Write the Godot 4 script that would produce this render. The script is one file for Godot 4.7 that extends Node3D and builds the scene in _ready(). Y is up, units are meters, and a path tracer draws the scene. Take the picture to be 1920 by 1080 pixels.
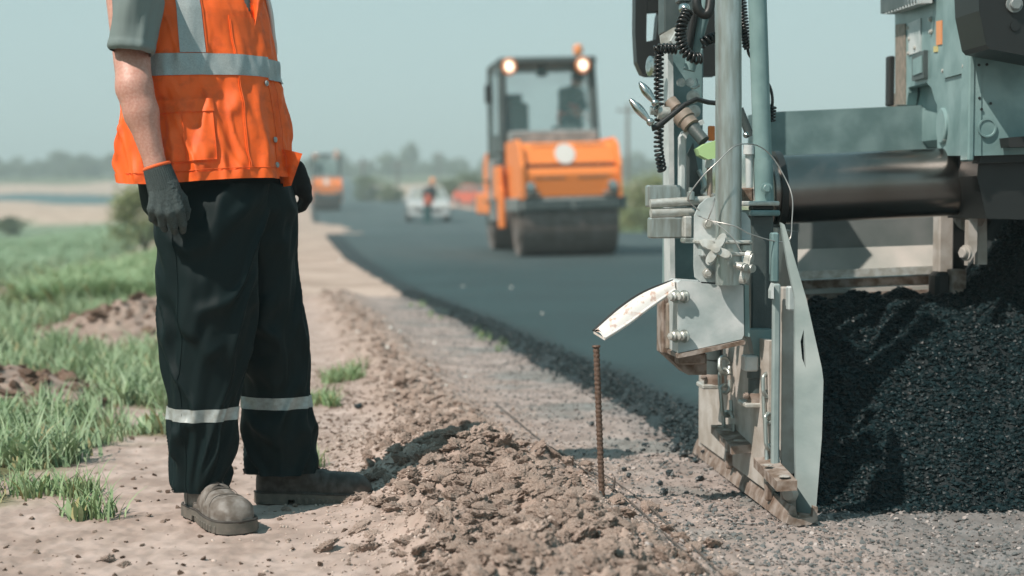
extends Node3D
# An asphalt paver's screed end on a country road, a worker in a high visibility vest, a roller behind.
const FOC := 3000.0      # focal length in pixels of the 1920 wide photograph
const EYE := 0.77        # camera height in metres
const HORIZON := 385.0
var rng := RandomNumberGenerator.new()
var M := {}
var n1 := FastNoiseLite.new()   # broad
var n2 := FastNoiseLite.new()   # cellular chunks
var n3 := FastNoiseLite.new()   # fine
var n4 := FastNoiseLite.new()   # cellular, small chunks
var names := {}
var paver: Node3D

# ---------------------------------------------------------------- mesh builder
class MB:
	var v := PackedVector3Array()
	var n := PackedVector3Array()
	var c := PackedColorArray()
	var ix := PackedInt32Array()
	var col := Color.WHITE
	func vert(p: Vector3, nn: Vector3) -> int:
		v.append(p); n.append(nn); c.append(col)
		return v.size() - 1
	func tri(a: Vector3, b: Vector3, d: Vector3) -> void:
		var nn := (b - a).cross(d - a).normalized()
		var i := vert(a, nn); vert(b, nn); vert(d, nn)
		ix.append_array([i, i + 2, i + 1])
	func quad(a: Vector3, b: Vector3, d: Vector3, e: Vector3) -> void:
		var nn := (d - a).cross(e - b).normalized()
		var i := vert(a, nn); vert(b, nn); vert(d, nn); vert(e, nn)
		ix.append_array([i, i + 2, i + 1, i, i + 3, i + 2])
	func oquad(a: Vector3, b: Vector3, d: Vector3, e: Vector3, inside: Vector3) -> void:
		if (d - a).cross(e - b).dot((a + b + d + e) * 0.25 - inside) < 0.0: quad(a, e, d, b)
		else: quad(a, b, d, e)
	func otri(a: Vector3, b: Vector3, d: Vector3, inside: Vector3) -> void:
		if (b - a).cross(d - a).dot((a + b + d) / 3.0 - inside) < 0.0: tri(a, d, b)
		else: tri(a, b, d)
	func box(ce: Vector3, size: Vector3, ba := Basis.IDENTITY, bev := 0.003) -> void:
		var h := size * 0.5
		bev = minf(bev, minf(h.x, minf(h.y, h.z)) * 0.5)
		var p := []
		for k in 8:
			var s := Vector3(1.0 if k & 1 else -1.0, 1.0 if k & 2 else -1.0, 1.0 if k & 4 else -1.0)
			var row := []
			for ax in 3:
				var q := (h - Vector3.ONE * bev) * s
				q[ax] = h[ax] * s[ax]
				row.append(ce + ba * q)
			p.append(row)
		for ax in 3:
			var u := 1 << ((ax + 1) % 3)
			var w := 1 << ((ax + 2) % 3)
			for s in 2:
				var k := (1 << ax) * s
				oquad(p[k][ax], p[k | u][ax], p[k | u | w][ax], p[k | w][ax], ce)
			for k in 8:
				if k & u == 0 and k & w == 0 and k & (1 << ax) == 0:
					pass
			for su in 2:
				for sw in 2:
					var k2 := u * su + w * sw
					var k3 := k2 | (1 << ax)
					oquad(p[k2][(ax + 1) % 3], p[k3][(ax + 1) % 3], p[k3][(ax + 2) % 3], p[k2][(ax + 2) % 3], ce)
		for k in 8: otri(p[k][0], p[k][1], p[k][2], ce)
	func smooth(v0: int, i0: int, mode := 0) -> void:   # normals of the faces since i0; mode 0 outward from the middle, 1 up, 2 as wound
		var mid := Vector3.ZERO
		for i in range(v0, v.size()):
			n[i] = Vector3.ZERO; mid += v[i]
		mid /= maxf(1.0, v.size() - v0)
		var sum := 0.0
		for t in range(i0, ix.size(), 3):
			var fa := v[ix[t]]; var fb := v[ix[t + 2]]; var fc := v[ix[t + 1]]
			var fn := (fb - fa).cross(fc - fa)
			sum += fn.dot((fa + fb + fc) / 3.0 - mid) if mode == 0 else fn.y
			n[ix[t]] += fn; n[ix[t + 1]] += fn; n[ix[t + 2]] += fn
		var flip := mode != 2 and sum < 0.0
		for i in range(v0, v.size()):
			n[i] = (-n[i] if flip else n[i]).normalized()
		if flip:
			for t in range(i0, ix.size(), 3):
				var q := ix[t + 1]; ix[t + 1] = ix[t + 2]; ix[t + 2] = q
	func surf(fn: Callable, nu: int, nv: int, wrap := false, mode := 0) -> void:   # smooth sheet; fn(u, v) in 0..1
		var v0 := v.size(); var i0 := ix.size()
		var w := nu if wrap else nu + 1
		for j in nv + 1:
			for i in w:
				vert(fn.call(float(i) / nu, float(j) / nv), Vector3.ZERO)
		for j in nv:
			for i in nu:
				var a := v0 + j * w + i
				var b := v0 + j * w + (i + 1) % w
				ix.append_array([a, b + w, b, a, a + w, b + w])
		smooth(v0, i0, mode)
	func tube(pts: PackedVector3Array, rad: Variant, seg := 10, caps := true) -> void:
		var up := Vector3.UP
		var d0 := (pts[1] - pts[0]).normalized()
		if absf(d0.dot(up)) > 0.9: up = Vector3.RIGHT
		var side := d0.cross(up).normalized()
		var v0 := v.size(); var i0 := ix.size()
		var m := pts.size()
		for k in m:
			var d := (pts[mini(k + 1, m - 1)] - pts[maxi(k - 1, 0)]).normalized()
			side = (side - d * side.dot(d)).normalized()
			var other := d.cross(side)
			var r: float = rad[k] if rad is Array or rad is PackedFloat32Array else rad
			for i in seg:
				var a := TAU * i / seg
				vert(pts[k] + (side * cos(a) + other * sin(a)) * r, Vector3.ZERO)
		for k in m - 1:
			for i in seg:
				var a := v0 + k * seg + i
				var b := v0 + k * seg + (i + 1) % seg
				ix.append_array([a, b + seg, b, a, a + seg, b + seg])
		smooth(v0, i0, 2)
		if n[v0].dot(v[v0] - pts[0]) < 0.0:
			for i in range(v0, v.size()): n[i] = -n[i]
			for t in range(i0, ix.size(), 3):
				var q := ix[t + 1]; ix[t + 1] = ix[t + 2]; ix[t + 2] = q
		if caps:
			for e in [0, m - 1]:
				for i in seg:
					otri(pts[e], v[v0 + e * seg + i], v[v0 + e * seg + (i + 1) % seg], pts[1] if e == 0 else pts[m - 2])
	func lathe(prof: Array, seg: int, o: Vector3, axis: Vector3, soft := false) -> void:   # prof: [radius, along] pairs, from one end to the other
		axis = axis.normalized()
		var sx := axis.cross(Vector3.UP if absf(axis.y) < 0.9 else Vector3.RIGHT).normalized()
		var sy := axis.cross(sx)
		if soft:
			var v0 := v.size(); var i0 := ix.size()
			for q in prof:
				for i in seg:
					var a := TAU * i / seg
					vert(o + axis * q[1] + (sx * cos(a) + sy * sin(a)) * q[0], Vector3.ZERO)
			for k in prof.size() - 1:
				for i in seg:
					var a := v0 + k * seg + i
					var b := v0 + k * seg + (i + 1) % seg
					ix.append_array([a, b + seg, b, a, a + seg, b + seg])
			smooth(v0, i0, 0)
			return
		for k in prof.size() - 1:
			var p = prof[k]; var q = prof[k + 1]
			var sl := Vector2(q[0] - p[0], q[1] - p[1])
			if sl.length() < 1e-6: continue
			var v0 := v.size()
			for e in [p, q]:
				for i in seg:
					var a := TAU * i / seg
					var rd := sx * cos(a) + sy * sin(a)
					vert(o + axis * e[1] + rd * e[0], (rd * sl.y - axis * sl.x).normalized() * (1.0 if true else 1.0))
			for i in seg:
				var a := v0 + i
				var b := v0 + (i + 1) % seg
				# sx, sy, axis: sx x sy = axis x ... keep what agrees with the normal
				var fn := (v[b] - v[a]).cross(v[a + seg] - v[a])
				if fn.length() < 1e-12: fn = (v[b + seg] - v[a]).cross(v[a + seg] - v[a])
				if fn.dot(n[a]) > 0.0: ix.append_array([a, b + seg, b, a, a + seg, b + seg])
				else: ix.append_array([a, b, b + seg, a, b + seg, a + seg])
	func slab(pts: PackedVector3Array, ext: Vector3) -> void:   # flat polygon pushed along ext
		var nn := Vector3.ZERO
		for i in pts.size(): nn += pts[i].cross(pts[(i + 1) % pts.size()])
		nn = nn.normalized()
		var ax := (pts[1] - pts[0]).normalized()
		var ay := nn.cross(ax)
		var flat := PackedVector2Array()
		for p in pts: flat.append(Vector2(p.dot(ax), p.dot(ay)))
		var t := Geometry2D.triangulate_polygon(flat)
		var mid := Vector3.ZERO
		for p in pts: mid += p
		mid = mid / pts.size() + ext * 0.5
		for i in range(0, t.size(), 3):
			otri(pts[t[i]], pts[t[i + 1]], pts[t[i + 2]], pts[t[i]] + ext)
			otri(pts[t[i]] + ext, pts[t[i + 1]] + ext, pts[t[i + 2]] + ext, pts[t[i]])
		var sgn := 1.0 if nn.dot(ext) < 0.0 else -1.0
		for i in pts.size():
			var a := pts[i]; var b := pts[(i + 1) % pts.size()]
			var want := (b - a).cross(nn) 
			var inside := (a + b) * 0.5 + ext * 0.5 - want
			oquad(a, b, b + ext, a + ext, inside)
	func mesh(off := Vector3.ZERO) -> ArrayMesh:
		var arr := []
		arr.resize(Mesh.ARRAY_MAX)
		var vv := v
		if off != Vector3.ZERO:
			vv = v.duplicate()
			for i in vv.size(): vv[i] -= off
		arr[Mesh.ARRAY_VERTEX] = vv; arr[Mesh.ARRAY_NORMAL] = n; arr[Mesh.ARRAY_COLOR] = c; arr[Mesh.ARRAY_INDEX] = ix
		var m := ArrayMesh.new()
		m.add_surface_from_arrays(Mesh.PRIMITIVE_TRIANGLES, arr)
		return m

# a smooth union of tapered capsules [a, b, ra, rb], meshed by surface nets
func nets(mb: MB, caps: Array, cell: float, k: float, warp: Variant = null) -> void:
	var lo := Vector3.ONE * 1e6
	var hi := -lo
	for q in caps:
		for e in [[q[0], q[2]], [q[1], q[3]]]:
			lo = lo.min(e[0] - Vector3.ONE * (e[1] + cell * 3 + k)); hi = hi.max(e[0] + Vector3.ONE * (e[1] + cell * 3 + k))
	var d := Vector3i(((hi - lo) / cell).ceil()) + Vector3i.ONE
	var f := PackedFloat32Array()
	f.resize(d.x * d.y * d.z)
	f.fill(1.0)
	for q in caps:
		var a: Vector3 = q[0]; var b: Vector3 = q[1]; var ra: float = q[2]; var rb: float = q[3]
		var pad := maxf(ra, rb) + k + cell * 2.0
		var l := Vector3i(((a.min(b) - Vector3.ONE * pad - lo) / cell).floor()).max(Vector3i.ZERO)
		var h := Vector3i(((a.max(b) + Vector3.ONE * pad - lo) / cell).ceil()).min(d - Vector3i.ONE)
		var ab := b - a
		var ll := maxf(ab.length_squared(), 1e-9)
		for z in range(l.z, h.z + 1):
			for y in range(l.y, h.y + 1):
				var row := (z * d.y + y) * d.x
				for x in range(l.x, h.x + 1):
					var p := lo + Vector3(x, y, z) * cell - a
					var t := clampf(p.dot(ab) / ll, 0.0, 1.0)
					var dist := (p - ab * t).length() - lerpf(ra, rb, t)
					var o := f[row + x]
					var m := maxf(k - absf(o - dist), 0.0)
					f[row + x] = minf(o, dist) - m * m / (4.0 * k)
	var at_cell := {}
	var v0 := mb.v.size(); var i0 := mb.ix.size()
	var sy := d.x; var sz := d.x * d.y
	var offs := [0, 1, sy, sy + 1, sz, sz + 1, sz + sy, sz + sy + 1]
	var edges := [[0, 1], [2, 3], [4, 5], [6, 7], [0, 2], [1, 3], [4, 6], [5, 7], [0, 4], [1, 5], [2, 6], [3, 7]]
	for z in d.z - 1:
		for y in d.y - 1:
			var base := z * sz + y * sy
			for x in d.x - 1:
				var i := base + x
				var neg := 0
				for o in offs:
					if f[i + o] < 0.0: neg += 1
				if neg == 0 or neg == 8: continue
				var s := Vector3.ZERO
				var cnt := 0
				for e in edges:
					var fa := f[i + offs[e[0]]]; var fb := f[i + offs[e[1]]]
					if (fa < 0.0) != (fb < 0.0):
						var t := fa / (fa - fb)
						var pa := Vector3(e[0] & 1, (e[0] >> 1) & 1, e[0] >> 2)
						var pb := Vector3(e[1] & 1, (e[1] >> 1) & 1, e[1] >> 2)
						s += pa.lerp(pb, t); cnt += 1
				var p := lo + (Vector3(x, y, z) + s / cnt) * cell
				at_cell[i] = mb.vert(warp.call(p) if warp != null else p, Vector3.ZERO)
	for i in at_cell:
		for ax in 3:
			var st: int = [1, sy, sz][ax]
			var u: int = [sy, sz, 1][ax]
			var w: int = [sz, 1, sy][ax]
			if (f[i] < 0.0) == (f[i + st] < 0.0): continue
			if not (at_cell.has(i - u) and at_cell.has(i - w) and at_cell.has(i - u - w)): continue
			var q0: int = at_cell[i]; var q1: int = at_cell[i - u]; var q2: int = at_cell[i - u - w]; var q3: int = at_cell[i - w]
			if f[i] < 0.0: mb.ix.append_array([q0, q2, q1, q0, q3, q2])
			else: mb.ix.append_array([q0, q1, q2, q0, q2, q3])
	mb.smooth(v0, i0, 0)

# ---------------------------------------------------------------- things, parts
func numbered(called: String) -> String:
	if not names.has(called):
		names[called] = 0
		return called
	names[called] += 1
	return "%s_%03d" % [called, names[called]]
func tag(o: Node, label: String, category: String, group := "", kind := "") -> Node:
	if label: o.set_meta("label", label)
	if category: o.set_meta("category", category)
	if group: o.set_meta("group", group)
	if kind: o.set_meta("kind", kind)
	return o
func thing(called: String, label: String, category: String, where := Vector3.ZERO, group := "") -> Node3D:
	var o := Node3D.new()
	o.name = numbered(called)
	add_child(o)
	o.position = where
	tag(o, label, category, group)
	return o
# world-space shape under a thing that is not turned, or one of its parts
func part(called: String, mb: MB, m: Material, parent: Node) -> MeshInstance3D:
	var o := MeshInstance3D.new()
	o.name = called
	var off := Vector3.ZERO
	var p := parent
	while p is Node3D and p != self:
		off += p.position
		p = p.get_parent()
	o.mesh = mb.mesh(off)
	o.material_override = m
	parent.add_child(o, true)
	return o
func lone(called: String, mb: MB, m: Material, where := Vector3.ZERO) -> MeshInstance3D:
	var o := MeshInstance3D.new()
	o.name = numbered(called)
	o.mesh = mb.mesh(where)
	o.position = where
	o.material_override = m
	add_child(o)
	return o
func inst(called: String, mesh: Mesh, m: Material, parent: Node, xf: Transform3D) -> MeshInstance3D:
	var o := MeshInstance3D.new()
	o.name = numbered(called) if parent == self else called
	o.mesh = mesh
	o.transform = xf
	o.material_override = m
	parent.add_child(o, true)
	return o
func scatter(called: String, mesh: Mesh, m: Material, xs: Array, cols: Array, parent: Node) -> void:
	var mm := MultiMesh.new()
	mm.transform_format = MultiMesh.TRANSFORM_3D
	mm.use_colors = cols.size() > 0
	mm.mesh = mesh
	mm.instance_count = xs.size()
	for i in xs.size():
		mm.set_instance_transform(i, xs[i])
		if cols.size(): mm.set_instance_color(i, cols[i])
	var o := MultiMeshInstance3D.new()
	o.name = called
	o.multimesh = mm
	o.material_override = m
	parent.add_child(o, true)
	o.set_meta("kind", "stuff")
func mass(called: String, label: String, category: String) -> Node3D:
	var o := thing(called, label, category)
	o.set_meta("kind", "stuff")
	return o

# a photograph pixel at a distance, as a place
func at(px: float, py: float, z: float) -> Vector3:
	var p := atan((540.0 - HORIZON) / FOC)
	var u := (px - 960.0) / FOC
	var w := (540.0 - py) / FOC
	var t := z / (cos(p) + w * sin(p))
	return Vector3(u * t, EYE + (w * cos(p) - sin(p)) * t, -z)
func ats(a: Array) -> PackedVector3Array:
	var o := PackedVector3Array()
	for q in a: o.append(at(q[0], q[1], q[2]))
	return o
func curve(p: PackedVector3Array, steps: int) -> PackedVector3Array:   # Catmull-Rom through the points
	var o := PackedVector3Array()
	for i in p.size() - 1:
		for s in steps:
			o.append(p[i].cubic_interpolate(p[i + 1], p[maxi(i - 1, 0)], p[mini(i + 2, p.size() - 1)], float(s) / steps))
	o.append(p[p.size() - 1])
	return o
func line(xs: Array, ys: Array, x: float) -> float:
	for i in xs.size() - 1:
		if x <= xs[i + 1]:
			var t: float = (x - xs[i]) / (xs[i + 1] - xs[i])
			return lerpf(ys[i], ys[i + 1], t)
	var k := xs.size() - 1
	return ys[k] + (x - xs[k]) * (ys[k] - ys[k - 1]) / (xs[k] - xs[k - 1])

# ---------------------------------------------------------------- materials
func lin(r: float, g: float, b: float) -> Color:
	return Color(r, g, b).linear_to_srgb()
func noise_tex(freq: float, lo: Color, hi: Color, octaves := 4, type := FastNoiseLite.TYPE_SIMPLEX_SMOOTH, seed_ := 1, size := 512, stops := [0.25, 0.75]) -> NoiseTexture2D:
	var fn := FastNoiseLite.new()
	fn.noise_type = type
	fn.seed = seed_
	fn.frequency = freq
	fn.fractal_octaves = octaves
	var t := NoiseTexture2D.new()
	t.width = size; t.height = size
	t.seamless = true
	t.noise = fn
	var g := Gradient.new()
	g.offsets = PackedFloat32Array(stops)
	g.colors = PackedColorArray([lo, hi])
	t.color_ramp = g
	return t
func mat(color: Color, rough: float, metal := 0.0, tex: Texture2D = null, tscale := 1.0, bump: Texture2D = null, bscale := 0.0, world := false) -> StandardMaterial3D:
	var m := StandardMaterial3D.new()
	m.albedo_color = color
	m.roughness = rough
	m.metallic = metal
	if tex: m.albedo_texture = tex
	if bump:
		m.heightmap_enabled = true
		m.heightmap_texture = bump
		m.heightmap_scale = bscale
	if tex or bump:
		m.uv1_triplanar = true
		m.uv1_world_triplanar = world
		m.uv1_scale = Vector3.ONE * tscale
	return m
func make_materials() -> void:
	var W := Color.WHITE
	var grime := noise_tex(0.008, Color(0.80, 0.84, 0.84), W, 5, FastNoiseLite.TYPE_SIMPLEX_SMOOTH, 3)
	var streak := noise_tex(0.011, Color(0.86, 0.84, 0.815), W, 6, FastNoiseLite.TYPE_PERLIN, 5, 1024)
	var rusty := noise_tex(0.014, Color(0.74, 0.67, 0.61), Color(0.98, 0.96, 0.94), 6, FastNoiseLite.TYPE_PERLIN, 8, 512, [0.3, 0.7])
	var grain := noise_tex(0.12, Color.BLACK, W, 4, FastNoiseLite.TYPE_SIMPLEX_SMOOTH, 11, 512, [0.2, 0.8])
	var grain_c := noise_tex(0.03, Color(0.74, 0.72, 0.70), W, 6, FastNoiseLite.TYPE_SIMPLEX_SMOOTH, 12, 512, [0.3, 0.6])
	var lumps := noise_tex(0.05, Color.BLACK, W, 5, FastNoiseLite.TYPE_CELLULAR, 13, 512, [0.1, 0.9])
	var gravel_c := noise_tex(0.07, Color(0.78, 0.77, 0.76), Color(1, 0.99, 0.98), 3, FastNoiseLite.TYPE_CELLULAR, 17, 1024, [0.1, 0.6])
	var gravel_b := noise_tex(0.07, Color.BLACK, W, 3, FastNoiseLite.TYPE_CELLULAR, 17, 1024, [0.1, 0.8])
	var soft := noise_tex(0.006, Color(0.86, 0.85, 0.84), W, 6, FastNoiseLite.TYPE_SIMPLEX_SMOOTH, 21, 1024)
	var cloth := noise_tex(0.25, Color(0.2, 0.2, 0.2), W, 2, FastNoiseLite.TYPE_VALUE, 23, 512)
	var knit := noise_tex(0.06, Color(0.25, 0.27, 0.27), Color(1.0, 1.0, 1.0), 4, FastNoiseLite.TYPE_SIMPLEX, 24, 512, [0.42, 0.68])
	var skin_t := noise_tex(0.03, Color(0.93, 0.86, 0.84), W, 5, FastNoiseLite.TYPE_SIMPLEX_SMOOTH, 25)
	var grunge := noise_tex(0.012, Color(0.66, 0.585, 0.52), W, 6, FastNoiseLite.TYPE_SIMPLEX_SMOOTH, 15, 1024, [0.2, 0.66])
	M.paint = mat(lin(0.20, 0.30, 0.305), 0.42, 0.0, grime, 1.6, grain, 0.02)
	M.paint_dark = mat(lin(0.075, 0.095, 0.095), 0.45, 0.0, grime, 2.0, grain, 0.02)
	M.paint_pale = mat(lin(0.57, 0.60, 0.60), 0.42, 0.0, grime, 1.4, grain, 0.02)
	M.paint_teal = mat(lin(0.24, 0.355, 0.355), 0.38, 0.0, grime, 1.2, grain, 0.015)
	M.galv = mat(lin(0.46, 0.52, 0.515), 0.36, 0.7, streak, 3.0, grain, 0.015)
	M.galv.uv1_scale = Vector3(7.0, 0.9, 7.0)
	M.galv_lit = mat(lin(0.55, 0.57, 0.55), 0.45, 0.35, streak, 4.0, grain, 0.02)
	M.shield = mat(lin(0.34, 0.395, 0.39), 0.45, 0.0, grime, 1.2, grain, 0.02)
	M.steel = mat(lin(0.25, 0.235, 0.225), 0.27, 1.0, streak, 0.4)
	M.pale_dust = mat(lin(0.47, 0.44, 0.41), 0.7, 0.0, grime, 1.0)
	M.chrome = mat(lin(0.62, 0.61, 0.59), 0.22, 1.0, grime, 9.0)
	M.rust = mat(lin(0.31, 0.265, 0.235), 0.8, 0.0, grunge, 2.0, grain, 0.05)
	M.rust.uv1_scale = Vector3.ONE * 1.6
	M.dirt_steel = mat(lin(0.48, 0.45, 0.415), 0.75, 0.0, streak, 1.2, grain, 0.05)
	M.tar = mat(lin(0.012, 0.014, 0.015), 0.4, 0.0, null, 1.0, lumps, 0.2)
	M.plate_dark = mat(lin(0.20, 0.22, 0.217), 0.6, 0.0, grime, 0.9)
	M.core = mat(lin(0.010, 0.016, 0.018), 0.95)
	M.dust = mat(lin(0.42, 0.405, 0.38), 0.75, 0.0, streak, 1.3, grain, 0.03)
	M.rebar = mat(lin(0.20, 0.145, 0.12), 0.7, 0.3, rusty, 20.0, grain, 0.03)
	M.flap = mat(lin(0.72, 0.70, 0.67), 0.42, 0.0, noise_tex(0.02, Color(0.72, 0.42, 0.26), W, 4, FastNoiseLite.TYPE_PERLIN, 31, 512, [0.18, 0.36]), 5.0)
	M.black = mat(lin(0.012, 0.014, 0.014), 0.45)
	M.rubber = mat(lin(0.015, 0.017, 0.017), 0.6)
	M.cable = mat(lin(0.012, 0.014, 0.014), 0.3)
	M.green = mat(lin(0.40, 0.60, 0.28), 0.45)
	M.brown = mat(lin(0.30, 0.235, 0.19), 0.6, 0.0, grime, 6.0)
	M.wire = mat(lin(0.5, 0.48, 0.46), 0.35, 0.8)
	M.sticker = mat(lin(0.75, 0.30, 0.12), 0.5)
	M.yellow = mat(lin(0.6, 0.5, 0.2), 0.5)
	M.vest = mat(lin(0.88, 0.122, 0.007), 0.62, 0.0, noise_tex(0.01, Color(0.84, 0.81, 0.78), W, 6, FastNoiseLite.TYPE_SIMPLEX_SMOOTH, 41, 1024, [0.12, 0.42]), 1.6, cloth, 0.012)
	M.vest.rim_enabled = true; M.vest.rim = 0.25; M.vest.rim_tint = 0.6
	M.vest.backlight_enabled = true; M.vest.backlight = Color(0.30, 0.30, 0.30)
	M.tape = mat(lin(0.36, 0.41, 0.41), 0.4, 0.15, noise_tex(0.2, Color(0.85, 0.85, 0.85), W, 2, FastNoiseLite.TYPE_VALUE, 42), 8.0)
	M.trim = mat(lin(0.6, 0.6, 0.58), 0.7)
	M.pants = mat(lin(0.0032, 0.0105, 0.0115), 0.62, 0.0, null, 14.0, cloth, 0.02)
	M.pants.metallic_specular = 0.28
	M.band = mat(lin(0.37, 0.41, 0.41), 0.45, 0.1, streak, 6.0)
	M.shirt = mat(lin(0.155, 0.20, 0.195), 0.8, 0.0, null, 14.0, cloth, 0.02)
	M.skin = mat(lin(0.56, 0.32, 0.255), 0.5, 0.0, skin_t, 7.0, grain, 0.02)
	M.skin.subsurf_scatter_enabled = true; M.skin.subsurf_scatter_strength = 0.12
	M.hair = mat(lin(0.05, 0.04, 0.035), 0.7)
	M.glove = mat(lin(0.125, 0.165, 0.165), 0.95, 0.0, knit, 16.0, cloth, 0.06)
	M.glove_dark = mat(lin(0.010, 0.014, 0.014), 0.95, 0.0, knit, 16.0, cloth, 0.06)
	M.cuff_trim = mat(lin(0.8, 0.13, 0.03), 0.8)
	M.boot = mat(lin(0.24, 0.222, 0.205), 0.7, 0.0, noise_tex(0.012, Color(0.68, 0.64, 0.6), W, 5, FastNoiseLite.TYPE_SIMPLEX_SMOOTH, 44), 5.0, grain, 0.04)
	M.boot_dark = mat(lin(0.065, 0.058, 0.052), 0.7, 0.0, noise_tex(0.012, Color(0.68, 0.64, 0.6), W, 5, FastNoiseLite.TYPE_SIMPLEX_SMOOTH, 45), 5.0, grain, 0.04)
	M.sole = mat(lin(0.15, 0.13, 0.11), 0.85, 0.0, grime, 6.0, grain, 0.05)
	M.land = mat(Color.WHITE, 0.95, 0.0, soft, 0.9, grain, 0.05, true)
	M.land.vertex_color_use_as_albedo = true
	M.land.metallic_specular = 0.2
	M.far_land = mat(Color.WHITE, 1.0, 0.0, soft, 0.12, null, 0.0, true)
	M.far_land.vertex_color_use_as_albedo = true
	M.far_land.metallic_specular = 0.1
	M.clod = mat(Color.WHITE, 0.95, 0.0, grain_c, 1.0, grain, 0.12)
	M.clod.vertex_color_use_as_albedo = true
	M.clod.metallic_specular = 0.2
	M.stone = mat(Color.WHITE, 0.8)
	M.stone.vertex_color_use_as_albedo = true
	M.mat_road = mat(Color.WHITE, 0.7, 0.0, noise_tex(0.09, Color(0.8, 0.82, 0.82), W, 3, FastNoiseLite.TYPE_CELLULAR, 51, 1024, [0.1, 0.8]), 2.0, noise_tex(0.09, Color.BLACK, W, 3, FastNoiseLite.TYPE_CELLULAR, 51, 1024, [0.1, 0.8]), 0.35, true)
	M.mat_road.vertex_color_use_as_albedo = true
	M.mix = mat(Color.WHITE, 0.42)
	M.mix.metallic_specular = 0.3
	M.mix.vertex_color_use_as_albedo = true
	M.grass = mat(Color.WHITE, 0.6)
	M.grass.vertex_color_use_as_albedo = true
	M.grass.backlight_enabled = true; M.grass.backlight = Color(0.6, 0.6, 0.6)
	M.bark = mat(lin(0.12, 0.10, 0.08), 0.9)
	M.orange = mat(lin(0.82, 0.235, 0.05), 0.45)
	M.orange_pale = mat(lin(0.78, 0.30, 0.12), 0.45)
	M.red_car = mat(lin(0.62, 0.11, 0.05), 0.35)
	M.white_car = mat(lin(0.44, 0.46, 0.46), 0.35)
	M.grey = mat(lin(0.28, 0.30, 0.30), 0.5, 0.0, grime, 1.0)
	M.drum = mat(lin(0.17, 0.145, 0.135), 0.5, 0.3, streak, 0.6)
	M.glass = StandardMaterial3D.new()
	M.glass.transparency = BaseMaterial3D.TRANSPARENCY_ALPHA
	M.glass.albedo_color = Color(0.5, 0.66, 0.66, 0.17)
	M.glass.roughness = 0.04
	M.lamp = mat(Color(1, 0.95, 0.85), 0.3)
	M.lamp.emission_enabled = true; M.lamp.emission = Color(1, 0.93, 0.82); M.lamp.emission_energy_multiplier = 1.7
	M.cord = mat(lin(0.09, 0.075, 0.065), 0.9)
	M.emblem = mat(lin(0.58, 0.57, 0.54), 0.6)
	M.pole = mat(lin(0.14, 0.13, 0.12), 0.9)
	M.coat = mat(lin(0.02, 0.03, 0.035), 0.8)
	M.blue_work = mat(lin(0.03, 0.095, 0.10), 0.8)
	M.red_work = mat(lin(0.62, 0.12, 0.06), 0.7)

# ---------------------------------------------------------------- the land
const EZ := [0.0, 3.0, 4.97, 6.9, 8.4, 10.3, 13.2, 17.1, 24.3, 42.0, 77.0, 300.0, 900.0]
const EX := [1.42, 0.90, 0.563, 0.27, -0.02, -0.36, -0.88, -1.5, -2.5, -4.95, -9.6, -39.0, -118.0]
func edge_x(z: float) -> float:   # left foot of the new mat at a distance
	return line(EZ, EX, z)
func swell(x: float, z: float) -> float:   # the land at large
	var e := line([-100.0, 60.0, 85.0, 120.0, 170.0, 230.0, 300.0, 600.0, 1500.0, 4000.0], [0.0, 0.0, 0.35, 0.85, 1.9, 3.8, 5.9, 13.0, 26.0, 40.0], z)
	var side := x - edge_x(z)
	var ditch := 0.0
	if side < -4.5: ditch = -0.9 * smoothstep(-4.5, -14.0, side) * (1.0 - smoothstep(40.0, 90.0, z))
	if side > 11.0: ditch = 0.5 * smoothstep(11.0, 20.0, side) * (1.0 - smoothstep(60.0, 90.0, z))
	e -= 0.05 * smoothstep(9.0, 17.0, z) * (1.0 - smoothstep(60.0, 90.0, z))
	return e + ditch + n1.get_noise_2d(x * 0.2, z * 0.2) * 0.004 * minf(z, 200.0)
func mound(x: float, z: float) -> float:   # 0..1 across the windrow of soil
	var d := x - edge_x(z)
	var c := -0.80 + 0.022 * clampf(z - 3.4, 0.0, 18.0) + n1.get_noise_2d(z * 9.0, 7.0) * 0.06
	var w := line([2.0, 3.6, 4.6, 5.2, 7.0, 12.0], [0.30, 0.30, 0.25, 0.2, 0.19, 0.2], z)
	return exp(-pow((d - c) / w, 2.0) * 1.1)
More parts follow.
